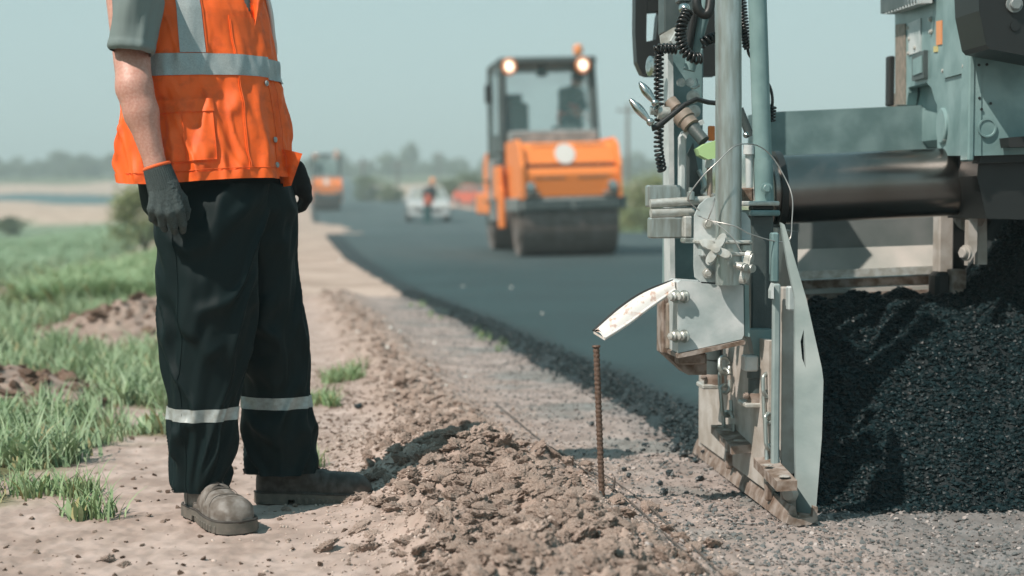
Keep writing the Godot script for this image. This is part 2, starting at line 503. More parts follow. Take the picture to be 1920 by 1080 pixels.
func near_height(x: float, z: float) -> float:
	var d := x - edge_x(z)
	var h := swell(x, z)
	var m := mound(x, z)
	var top := line([2.0, 3.2, 3.8, 4.5, 4.8, 5.3, 6.5, 12.0, 20.0], [0.05, 0.115, 0.13, 0.13, 0.115, 0.065, 0.055, 0.055, 0.03], z)
	var chunk := 0.5 + 0.5 * n2.get_noise_2d(x * 60.0, z * 60.0)
	var small := 0.5 + 0.5 * n4.get_noise_2d(x * 190.0, z * 190.0)
	small = lerpf(small, 0.35, smoothstep(4.8, 7.0, z))
	var fine := 1.0 - smoothstep(5.5, 8.0, z)
	var broad := n1.get_noise_2d(x * 14.0, z * 14.0)
	h += m * top * (0.72 + 0.5 * broad) + smoothstep(0.06, 0.6, m) * (0.055 * chunk * minf(1.0, top * 11.0) + 0.026 * small + 0.006 * fine * n3.get_noise_2d(x * 130.0, z * 130.0))
	# trodden earth left of it
	h += 0.010 * n1.get_noise_2d(x * 4.0, z * 4.0) + 0.004 * small * smoothstep(-1.1, -1.0, d) + 0.0035 * fine * n3.get_noise_2d(x * 90.0, z * 90.0)
	var rough := smoothstep(0.05, 0.5, n1.get_noise_2d(x * 8.0 + 40.0, z * 8.0)) * smoothstep(-0.7, -1.2, d)
	h += rough * (0.008 * chunk + 0.008 * small)
	# spoil heaps at the grass
	h += spoil(x, z) * (0.55 + 0.35 * chunk + 0.1 * small)
	# stony strip towards the mat
	var s := smoothstep(-0.55, -0.3, d)
	h += s * (0.006 * small + 0.004 * fine * n3.get_noise_2d(x * 120.0, z * 120.0))
	return h
func spoil(x: float, z: float) -> float:
	var a := 0.30 * exp(-pow((x + 2.28) / 0.42, 2.0) - pow((z - 9.8) / 0.9, 2.0))
	var b := 0.22 * exp(-pow((x + 2.1) / 0.35, 2.0) - pow((z - 6.3) / 0.5, 2.0))
	var c := 0.07 * exp(-pow((x + 1.98) / 0.3, 2.0) - pow((z - 5.3) / 0.3, 2.0))
	return a + b + c
func grass_share(x: float, z: float) -> float:
	var d := x - edge_x(z) + n1.get_noise_2d(x * 9.0, z * 9.0) * 0.35
	var line_d := line([3.0, 4.6, 5.2, 7.0, 9.0, 14.0, 30.0], [-2.25, -2.02, -1.75, -1.78, -1.85, -1.95, -2.1], z)
	var g := smoothstep(line_d + 0.1, line_d - 0.15, d)
	if z > 12.0: g *= 1.0 - smoothstep(-3.0, -3.1, d) * (1.0 - smoothstep(-3.9, -4.0, d))
	return g * (1.0 - smoothstep(0.02, 0.06, spoil(x, z)))
func near_color(x: float, z: float) -> Color:
	var d := x - edge_x(z)
	var soil := Color(0.47, 0.378, 0.338)
	var dark_soil := Color(0.30, 0.225, 0.185)
	var grit := Color(0.36, 0.305, 0.28)
	var base := Color(0.235, 0.225, 0.22)
	var c := soil.lerp(dark_soil, clampf(0.35 * n1.get_noise_2d(x * 7.0, z * 7.0) + 0.15, 0.0, 0.5))
	c = c.lerp(dark_soil, smoothstep(0.02, 0.08, spoil(x, z)) * 0.7)
	c = c.lerp(Color(0.41, 0.32, 0.272), smoothstep(0.1, 0.7, mound(x, z)) * 0.75)
	c = c.lerp(grit, smoothstep(-0.62, -0.3, d + 0.15 * n1.get_noise_2d(x * 12.0, z * 12.0)))
	c = c.lerp(base, smoothstep(-0.15, 0.25, d + 0.2 * n1.get_noise_2d(x * 8.0, z * 8.0 + 30.0)))
	var tar := smoothstep(0.15, 0.5, n1.get_noise_2d(x * 6.0 + 90.0, z * 9.0)) * smoothstep(-0.5, -0.2, d)
	c = c.lerp(Color(0.15, 0.19, 0.19), tar * 0.55)
	c = c.lerp(Color(0.11, 0.13, 0.05), grass_share(x, z) * 0.85)
	return c
func far_color(x: float, z: float) -> Color:
	var d := x - edge_x(z)
	var w := n1.get_noise_2d(x * 0.6, z * 0.6)
	var c := Color(0.46, 0.365, 0.31)
	if z < 60.0: c = c.lerp(Color(0.20, 0.27, 0.14), maxf(grass_share(x, z), smoothstep(9.2, 9.8, d)))
	else: c = Color(0.20, 0.27, 0.14) if absf(d - 4.0) > 6.5 else c
	var f := Color(0.22, 0.29, 0.22)
	if d < -4.0 or z > 100.0:
		f = f.lerp(Color(0.20, 0.27, 0.17), 0.5 + 0.5 * n1.get_noise_2d(x * 0.5, z * 2.0))
		var zz := z + w * 9.0
		if zz > 76.0: f = Color(0.50, 0.40, 0.33)
		if zz > 108.0: f = Color(0.50, 0.40, 0.33)
		if zz > 122.0 and x < 14.0 - zz * 0.28: f = Color(0.11, 0.19, 0.20)
		if zz > 168.0: f = Color(0.50, 0.40, 0.33)
		if zz > 232.0: f = Color(0.16, 0.19, 0.12)
		c = f if absf(d - 4.0) > 6.5 or z > 240.0 else c
	return c
func land() -> void:
	# fine sheet under the lens
	var mb := MB.new()
	var nc := 620; var nr := 480
	var z0 := 2.45; var z1 := 13.6
	var v0 := 0
	for j in nr + 1:
		var z := z0 * pow(z1 / z0, float(j) / nr)
		for i in nc + 1:
			var x := lerpf(-0.47, 0.47, float(i) / nc) * (z + 0.6)
			mb.col = near_color(x, z)
			mb.vert(Vector3(x, near_height(x, z), -z), Vector3.ZERO)
	for j in nr:
		for i in nc:
			var a := j * (nc + 1) + i
			mb.ix.append_array([a, a + nc + 2, a + 1, a, a + nc + 1, a + nc + 2])
	mb.smooth(v0, 0, 1)
	tag(lone("dirt_shoulder", mb, M.land), "", "", "", "structure")
	# everything beyond
	mb = MB.new()
	var zs := []
	for k in 12: zs.append(-40.0 + k * 3.6)
	for k in 190: zs.append(2.45 * pow(4200.0 / 2.45, k / 189.0))
	var us := []
	for k in 141:
		var t := (k - 70) / 70.0
		us.append(signf(t) * (0.5 * absf(t) + 1.3 * pow(absf(t), 4.0)))
	for z in zs:
		for u in us:
			var x: float = u * (absf(z) + 6.0) * (1.0 if z > 0.0 else 6.0) 
			mb.col = far_color(x, maxf(z, 2.0)) if z > 9.0 else near_color(x, maxf(z, 2.5))
			var h := swell(x, z)
			if z > 2.4 and z < 13.7 and absf(x) < 0.48 * (z + 0.6): h -= 0.08
			else: h += 0.02 * n1.get_noise_2d(x * 4.0, z * 4.0)
			mb.vert(Vector3(x, h - 0.004, -z), Vector3.ZERO)
	for j in zs.size() - 1:
		for i in us.size() - 1:
			var w := us.size()
			var a := j * w + i
			mb.ix.append_array([a, a + w + 1, a + 1, a, a + w, a + w + 1])
	mb.smooth(0, 0, 1)
	tag(lone("ground", mb, M.far_land), "", "", "", "structure")

const MAT_T := 0.052
func road_height(z: float, d: float) -> float:   # top of the new mat, d metres in from its foot
	var h := swell(edge_x(z) + 4.0, z) + MAT_T * smoothstep(0.0, 0.14, d) + 0.010 * clampf(d, 0.0, 4.3) - 0.010 * maxf(0.0, d - 4.3)
	return h
func road() -> void:
	var mb := MB.new()
	var zs := []
	var z := 5.02
	while z < 700.0:
		zs.append(z)
		z *= 1.0065 if z < 30.0 else 1.03
	var ds := []
	for k in 34: ds.append(-0.03 + k * 0.0085)
	for k in 30: ds.append(0.28 + pow((k + 1) / 30.0, 1.6) * 8.0)
	ds.append(8.45); ds.append(8.6)
	for q in zs:
		for d in ds:
			var x: float = edge_x(q) + d
			var ragged := 0.05 * n1.get_noise_2d(x * 25.0, q * 25.0) + 0.03 * n1.get_noise_2d(x * 70.0, q * 70.0)
			var fade := 1.0 - smoothstep(0.16, 0.34, d)
			var h := road_height(q, d + ragged * fade)
			h += fade * (0.010 * n4.get_noise_2d(x * 200.0, q * 200.0) + 0.014 * n1.get_noise_2d(x * 110.0, q * 110.0)) + 0.0012 * n3.get_noise_2d(x * 160.0, q * 160.0)
			if d > 8.4: h = swell(x, q) + (0.1 if d < 8.5 else -0.03)
			if d < 0.0: h -= 0.03
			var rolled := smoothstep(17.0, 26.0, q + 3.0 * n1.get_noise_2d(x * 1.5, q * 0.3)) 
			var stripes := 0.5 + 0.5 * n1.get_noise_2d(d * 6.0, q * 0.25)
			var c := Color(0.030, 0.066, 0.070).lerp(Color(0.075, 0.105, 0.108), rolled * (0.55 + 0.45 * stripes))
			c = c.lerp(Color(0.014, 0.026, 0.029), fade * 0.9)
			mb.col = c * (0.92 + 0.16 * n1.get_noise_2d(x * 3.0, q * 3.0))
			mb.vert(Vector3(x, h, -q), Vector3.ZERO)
	var w := ds.size()
	for j in zs.size() - 1:
		for i in w - 1:
			var a := j * w + i
			mb.ix.append_array([a, a + w + 1, a + 1, a, a + w, a + w + 1])
	mb.smooth(0, 0, 1)
	tag(lone("asphalt_road", mb, M.mat_road), "", "", "", "structure")

# ---------------------------------------------------------------- rocks, crumbs
func rock(seed_: int, div: int, rough: float, cuts: int, flat: bool) -> ArrayMesh:   # about one metre across
	var r := RandomNumberGenerator.new()
	r.seed = seed_
	var vs := [Vector3(0, 1, 0), Vector3(0, -1, 0), Vector3(1, 0, 0), Vector3(-1, 0, 0), Vector3(0, 0, 1), Vector3(0, 0, -1)]
	var fs := [[0, 4, 2], [0, 2, 5], [0, 5, 3], [0, 3, 4], [1, 2, 4], [1, 5, 2], [1, 3, 5], [1, 4, 3]]
	for s in div:
		var mid := {}
		var nf := []
		for f in fs:
			var m := []
			for k in 3:
				var a: int = f[k]; var b: int = f[(k + 1) % 3]
				var key := mini(a, b) * 100000 + maxi(a, b)
				if not mid.has(key):
					mid[key] = vs.size()
					vs.append(((vs[a] + vs[b]) * 0.5).normalized())
				m.append(mid[key])
			nf.append_array([[f[0], m[0], m[2]], [f[1], m[1], m[0]], [f[2], m[2], m[1]], m])
		fs = nf
	var pl := []
	for k in cuts:
		pl.append([Vector3(r.randf_range(-1, 1), r.randf_range(-1, 1), r.randf_range(-1, 1)).normalized(), r.randf_range(0.5, 0.82)])
	var st := Vector3(r.randf_range(0.8, 1.2), r.randf_range(0.6, 0.9), r.randf_range(0.8, 1.2)) * 0.5
	var mb := MB.new()
	var out := []
	for q in vs:
		var p: Vector3 = q
		for c in pl:
			var e: float = p.dot(c[0]) - c[1]
			if e > 0.0: p -= c[0] * e * 0.92
		p *= 1.0 + rough * n1.get_noise_3d(p.x * 12.0 + seed_ * 31.0, p.y * 12.0, p.z * 12.0) + rough * 0.55 * n1.get_noise_3d(p.x * 38.0 + seed_ * 17.0, p.y * 32.0, p.z * 32.0)
		if div > 3: p *= 1.0 + rough * 0.22 * n1.get_noise_3d(p.x * 95.0 + seed_ * 7.0, p.y * 95.0, p.z * 95.0)
		out.append(p * st)
	if flat:
		for f in fs: mb.otri(out[f[0]], out[f[1]], out[f[2]], Vector3.ZERO)
	else:
		for p in out: mb.vert(p, Vector3.ZERO)
		for f in fs: mb.ix.append_array([f[0], f[2], f[1]])
		mb.smooth(0, 0, 0)
	return mb.mesh()
func turn(s: float, p: Vector3, flat := 1.0) -> Transform3D:
	var b := Basis.from_euler(Vector3(rng.randf_range(-0.6, 0.6), rng.randf() * TAU, rng.randf_range(-0.6, 0.6)))
	return Transform3D(b * Basis.from_scale(Vector3(s, s * flat, s)), p)
func loose() -> void:
	# clods that make up the windrow
	var cols := [[], [], [], []]
	var xs := [[], [], [], []]
	for k in 13500:
		var z := rng.randf_range(2.9, 4.95) if k < 7600 else 4.9 + 9.0 * pow(rng.randf(), 2.0)
		if k % 5 == 0: z = rng.randf_range(2.5, 3.5)
		var x := edge_x(z) - 0.78 + 0.02 * (z - 3.4) + rng.randfn(0.0, 0.2)
		var m := mound(x, z)
		if rng.randf() > m + 0.05: continue
		var s := 0.007 + 0.055 * pow(rng.randf(), 4.2) * m
		if z > 5.2: s *= 0.95
		if z < 4.9 and k % 9 == 0: s = rng.randf_range(0.03, 0.06)
		var kind := rng.randi() % 4
		xs[kind].append(turn(s, Vector3(x, near_height(x, z) + s * 0.12, -z), 0.75))
		cols[kind].append(Color(0.54, 0.43, 0.372).lerp(Color(0.37, 0.285, 0.238), rng.randf() * 0.7))
	var fx := []; var fcol := []
	for k in 26000:
		var z := rng.randf_range(2.5, 5.4) if k % 4 else rng.randf_range(5.0, 9.0)
		var x := edge_x(z) - 0.78 + rng.randfn(0.0, 0.24)
		if x > edge_x(z) - 0.25: continue
		var s := 0.003 + 0.009 * pow(rng.randf(), 2.5)
		fx.append(turn(s, Vector3(x, near_height(x, z) + s * 0.1, -z), 0.85))
		fcol.append(Color(0.50, 0.41, 0.36).lerp(Color(0.36, 0.285, 0.24), rng.randf()))
	for k in 5200:   # crumbs of earth on the path
		var z := 2.8 + 8.0 * pow(rng.randf(), 1.5)
		var x := rng.randf_range(-0.42, 0.1) * z
		if k > 2600:
			z = rng.randf_range(4.5, 7.5)
			x = edge_x(z) - 1.0 + rng.randfn(0.0, 0.22)
		if x > edge_x(z) - 0.4: continue
		var s := 0.004 + 0.014 * pow(rng.randf(), 3.0)
		var kind := rng.randi() % 4
		xs[kind].append(turn(s, Vector3(x, near_height(x, z) + s * 0.15, -z), 0.8))
		cols[kind].append(Color(0.44, 0.35, 0.295).lerp(Color(0.2, 0.14, 0.11), rng.randf()))
	for k in 700:   # on the spoil heaps
		var a := k % 3
		var c: Vector2 = [Vector2(-2.28, 9.8), Vector2(-2.1, 6.3), Vector2(-1.98, 5.3)][a]
		var x := c.x + rng.randfn(0.0, 0.28); var z := c.y + rng.randfn(0.0, 0.45)
		if spoil(x, z) < 0.015: continue
		var s := 0.02 + 0.07 * pow(rng.randf(), 2.5)
		xs[k % 4].append(turn(s, Vector3(x, near_height(x, z) + s * 0.1, -z), 0.8))
		cols[k % 4].append(Color(0.28, 0.195, 0.15).lerp(Color(0.2, 0.14, 0.11), rng.randf()))
	var soil := mass("loose_soil", "dry brown crumbs and clods of earth along the windrow and path", "soil")
	scatter("fine_crumbs", rock(66, 1, 0.25, 4, false), M.stone, fx, fcol, soil)
	for k in 4: scatter("clods", rock(60 + k, 4, 0.34, 11, false), M.clod, xs[k], cols[k], soil)
	# grit on the stony strip and the old surface
	var gx := [[], []]; var gc := [[], []]
	for k in 42000:
		var z := 2.75 + 9.5 * pow(rng.randf(), 1.9)
		var d := rng.randf_range(-0.62, 0.35) if k % 2 else rng.randf_range(-0.3, 1.9)
		if k % 2 == 0 and z > 5.0: z = 2.75 + rng.randf() * 1.6
		if z > 4.95 and d > 0.02: continue
		var x := edge_x(z) + d
		var s := 0.0035 + 0.011 * pow(rng.randf(), 3.2)
		var tone := rng.randf()
		gx[k % 2].append(turn(s, Vector3(x, near_height(x, z) + s * 0.15, -z), 0.8))
		gc[k % 2].append(Color(0.36, 0.32, 0.30) * (0.4 + 0.8 * pow(tone, 5.0)) if tone > 0.4 else Color(0.11, 0.12, 0.12))
	var grit := mass("gravel", "small grey stones strewn over the road edge beside the asphalt", "gravel")
	for k in 2: scatter("stones", rock(80 + k, 1, 0.2, 5, true), M.stone, gx[k], gc[k], grit)
	# loose black crumbs down the side of the mat
	var bx := [[], []]; var bc := [[], []]
	for k in 7500:
		var z := 4.75 + 9.5 * pow(rng.randf(), 1.8)
		var d := 0.07 + absf(rng.randfn(0.0, 0.05)) * (1.0 if k % 3 else -0.8)
		if k % 24 == 0: d -= absf(rng.randfn(0.0, 0.12))
		if z < 5.1 and d > 0.06: continue
		var x := edge_x(z) + d
		var s := 0.007 + 0.014 * pow(rng.randf(), 2.0)
		var y := road_height(z, d) if d > 0.0 else near_height(x, z)
		bx[k % 2].append(turn(s, Vector3(x, y + s * 0.1, -z), 0.85))
		bc[k % 2].append(Color(0.018, 0.027, 0.029) * (0.6 + rng.randf()))
	var crumb := mass("asphalt_crumbs", "loose black crumbs down the ragged edge of the new asphalt", "asphalt")
	for k in 2: scatter("crumbs", rock(90 + k, 1, 0.25, 5, true), M.mix, bx[k], bc[k], crumb)

func heap_height(x: float, z: float) -> float:   # loose mix in front of the screed
	var foot := 4.06 + 0.03 * n1.get_noise_2d(x * 14.0, 3.0) + 0.02 * (x - 1.0)
	var r := (z - foot) / 0.70
	if r <= 0.0: return -0.03
	var crest := 0.455 + 0.07 * clampf(x - 0.9, 0.0, 1.5) + 0.02 * n1.get_noise_2d(x * 10.0, 9.0)
	var h := crest * (1.0 - pow(1.0 - minf(r, 1.0), 1.45))
	h += 0.045 * n1.get_noise_2d(x * 19.0, z * 19.0) + 0.018 * n1.get_noise_2d(x * 60.0, z * 60.0)
	if x > 1.28: h += 0.26 * smoothstep(1.33, 1.6, x) * smoothstep(4.62, 4.9, z)
	return h
func heap() -> void:
	var mb := MB.new()
	for j in 91:
		for i in 121:
			var x := lerpf(0.66, 2.7, i / 120.0)
			var z := lerpf(4.0, 5.06, j / 90.0)
			mb.vert(Vector3(x, heap_height(x, z), -z), Vector3.ZERO)
	mb.col = Color.WHITE
	for i in mb.c.size(): mb.c[i] = Color(0.012, 0.017, 0.018)
	for j in 90:
		for i in 120:
			var a := j * 121 + i
			mb.ix.append_array([a, a + 122, a + 1, a, a + 121, a + 122])
	mb.smooth(0, 0, 1)
	var pile := mass("asphalt_heap", "pile of loose black asphalt mix in front of the paver screed", "asphalt pile")
	var core := part("core", mb, M.core, pile)
	core.set_meta("kind", "stuff")
	var xs := [[], [], []]; var cs := [[], [], []]
	for k in 74000:
		var x := rng.randf_range(0.68, 2.2) if k % 6 else rng.randf_range(2.2, 2.72)
		var z := rng.randf_range(4.0, 4.98)
		if k % 30 == 0: z = rng.randf_range(3.9, 4.06)
		var s := 0.0065 + 0.015 * pow(rng.randf(), 2.6)
		if k % 60 == 0: s = rng.randf_range(0.025, 0.045)
		var h := heap_height(x, z)
		if h < 0.0:
			if rng.randf() > 0.3: continue
			h = 0.0
		xs[k % 3].append(turn(s, Vector3(x, h + s * 0.18, -z), 0.85))
		cs[k % 3].append(Color(0.0065, 0.016, 0.0185) * (0.6 + 0.9 * rng.randf()))
	for k in 3: scatter("lumps", rock(100 + k, 1, 0.25, 6, true), M.mix, xs[k], cs[k], pile)

# ---------------------------------------------------------------- plants
func tuft(seed_: int, blades: int, h: float, spread: float, w: float, broad := false) -> ArrayMesh:
	var r := RandomNumberGenerator.new()
	r.seed = seed_
	var mb := MB.new()
	for k in blades:
		var a := r.randf() * TAU
		var out := Vector3(cos(a), 0, sin(a))
		var side := Vector3(-sin(a), 0, cos(a)).rotated(Vector3.UP, r.randf_range(-0.9, 0.9))
		var p0 := Vector3(r.randfn(0.0, spread * 0.5), -0.01, r.randfn(0.0, spread * 0.5))
		var hh := h * r.randf_range(0.5, 1.1)
		var lean := r.randf_range(0.15, 0.9) * hh
		var tone := r.randf()
		mb.col = Color(0.15, 0.245, 0.11).lerp(Color(0.37, 0.46, 0.31), tone)
		if r.randf() < 0.07: mb.col = Color(0.36, 0.31, 0.17)
		var n := 4
		var v0 := mb.v.size(); var i0 := mb.ix.size()
		for s in n + 1:
			var t := float(s) / n
			var p := p0 + out * lean * t * t + Vector3.UP * hh * (t - 0.25 * t * t * lean / hh)
			var ww := w * (sin(PI * (0.15 + 0.85 * t)) if broad else (1.0 - t * t)) * 0.5 + 0.0003
			mb.vert(p - side * ww, Vector3.ZERO); mb.vert(p + side * ww, Vector3.ZERO)
		for s in n:
			var b := v0 + s * 2
			mb.ix.append_array([b, b + 3, b + 1, b, b + 2, b + 3])
		mb.smooth(v0, i0, 1)
		for i in range(v0, mb.v.size()): mb.n[i] = (mb.n[i] + Vector3.UP * 1.3).normalized()
	return mb.mesh()
func plants() -> void:
	var meshes := [tuft(1, 22, 0.17, 0.08, 0.010), tuft(2, 18, 0.13, 0.09, 0.012), tuft(3, 14, 0.21, 0.07, 0.009), tuft(4, 12, 0.11, 0.06, 0.026, true)]
	var xs := [[], [], [], []]; var cs := [[], [], [], []]
	for k in 15000:
		var z := 3.6 + 10.5 * pow(rng.randf(), 1.3)
		var x := -rng.randf_range(0.18, 0.46) * (z + 0.3)
		var g := grass_share(x, z)
		var patch := 0.5 + 0.5 * n1.get_noise_2d(x * 10.0 + 20.0, z * 10.0)
		if g < 0.45 or rng.randf() > 0.02 + 0.85 * patch * patch * (1.0 if z > 4.7 else 0.45): continue
		var kind := rng.randi() % 3 if rng.randf() < 0.86 else 3
		var s := rng.randf_range(0.4, 0.95) * (0.65 + 0.6 * patch) * (0.7 if z < 4.7 else 1.0)
		xs[kind].append(turn(s, Vector3(x, near_height(x, z), -z)) * Transform3D(Basis.IDENTITY, Vector3.ZERO))
		var q: Transform3D = xs[kind][-1]
		q.basis = Basis(Vector3.UP, rng.randf() * TAU).rotated(Vector3.RIGHT, rng.randf_range(-0.2, 0.2)) * Basis.from_scale(Vector3.ONE * s)
		xs[kind][-1] = q
		cs[kind].append(Color(0.7, 0.78, 0.7).lerp(Color(1.3, 1.25, 1.25), rng.randf()))
	# weeds on the path, and along the foot of the mat
	for w in [[632, 713, 14, 26], [606, 757, 16, 22], [660, 706, 8, 16], [165, 972, 7, 30], [150, 930, 10, 50], [60, 930, 14, 60], [95, 515, 0, 0], [590, 870, 2, 6], [940, 652, 5, 18], [900, 632, 5, 18], [815, 594, 6, 26], [780, 576, 4, 20]]:
		for k in w[2]:
			var px: float = w[0] + rng.randfn(0.0, w[3] * 0.6); var py: float = w[1] + rng.randfn(0.0, 5.0)
			var z := EYE * FOC / (py - HORIZON); var x := (px - 960.0) / FOC * z
			var s := rng.randf_range(0.2, 0.38) if w[0] > 700 else rng.randf_range(0.3, 0.65)
			xs[k % 4].append(Transform3D(Basis(Vector3.UP, rng.randf() * TAU) * Basis.from_scale(Vector3.ONE * s), Vector3(x, near_height(x, z), -z)))
			cs[k % 4].append(Color(0.9, 0.95, 0.8))
	var g := mass("grass", "green grass and weeds growing along the left of the dirt path", "grass")
	for k in 4: scatter("blades", meshes[k], M.grass, xs[k], cs[k], g)
	# further off
	var fx := [[], []]; var fc := [[], []]
	for k in 16000:
		var z := 12.5 + 50.0 * pow(rng.randf(), 1.6)
		var x := -rng.randf_range(-0.02, 0.40) * z
		var right := k % 5 == 0
		if right: x = edge_x(z) + 9.6 + rng.randf() * 5.0
		if not right and (grass_share(x, z) < 0.5): continue
		var s := rng.randf_range(1.2, 2.4) if x - edge_x(z) > -3.4 else rng.randf_range(1.4, 2.2)
		fx[k % 2].append(Transform3D(Basis(Vector3.UP, rng.randf() * TAU) * Basis.from_scale(Vector3(s * 1.5, s * 0.8, s * 1.5)), Vector3(x, swell(x, z) - 0.01, -z)))
		fc[k % 2].append(Color(0.85, 0.95, 0.85).lerp(Color(1.1, 1.05, 0.9), rng.randf()) if x - edge_x(z) > -3.5 else Color(1.0, 1.05, 1.1))
	var f := mass("field_grass", "blurred green crop and verge grass in the fields beyond the path", "grass")
	for k in 2: scatter("blades", meshes[k], M.grass, fx[k], fc[k], f)
func foliage(seed_: int, w: float, h: float, dep: float, leaves: int, size: float, ca: Color, cb: Color) -> MB:
	var r := RandomNumberGenerator.new()
	r.seed = seed_
	var mb := MB.new()
	var cl := []
	for k in 26:
		var a := r.randf() * TAU; var y := pow(r.randf(), 0.8)
		var rr := sqrt(1.0 - pow(absf(y * 1.7 - 0.75), 2.0) * 0.9 if absf(y * 1.7 - 0.75) < 1.0 else 0.05) * r.randf_range(0.3, 1.0)
		cl.append([Vector3(cos(a) * rr * w * 0.42, h * (0.12 + 0.8 * y), sin(a) * rr * dep * 0.42), r.randf_range(0.10, 0.2), r.randf()])
	for k in leaves:
		var c = cl[r.randi() % cl.size()]
		var p: Vector3 = c[0] + Vector3(r.randfn(0, w), r.randfn(0, h * 0.8), r.randfn(0, dep)) * c[1] * 0.62
		if p.y < 0.02: continue
		var b := Basis.from_euler(Vector3(r.randf() * TAU, r.randf() * TAU, r.randf() * TAU))
		var s := size * r.randf_range(0.6, 1.3)
		mb.col = ca.lerp(cb, clampf(c[2] * 0.7 + r.randf() * 0.4, 0, 1))
		mb.quad(p - b.x * s * 0.5, p + b.y * s * 0.28 + b.z * s * 0.08, p + b.x * s * 0.5, p - b.y * s * 0.28 + b.z * s * 0.08)
	return mb
func bush(label: String, where: Vector3, w: float, h: float, seed_: int, ca: Color, cb: Color, leaves := 2600, size := 0.09, group := "") -> void:
	var o := thing("bush", label, "bush", where, group)
	part("foliage", _moved(foliage(seed_, w, h, w * 0.8, leaves, size, ca, cb), where), M.grass, o)
	var mb := MB.new()
	var r := RandomNumberGenerator.new()
	r.seed = seed_
	for k in 6:
		var a := r.randf() * TAU
		mb.tube(PackedVector3Array([where + Vector3(0, -0.05, 0), where + Vector3(cos(a) * w * 0.12, h * 0.35, sin(a) * w * 0.12), where + Vector3(cos(a) * w * 0.28, h * 0.75, sin(a) * w * 0.28)]), [0.02 * h, 0.014 * h, 0.006 * h], 6)
	part("stems", mb, M.bark, o)
func _moved(mb: MB, by: Vector3) -> MB:
	for i in mb.v.size(): mb.v[i] += by
	return mb
func ground_at(px: float, z: float) -> Vector3:
	var x := (px - 960.0) / FOC * z
	return Vector3(x, swell(x, z), -z)
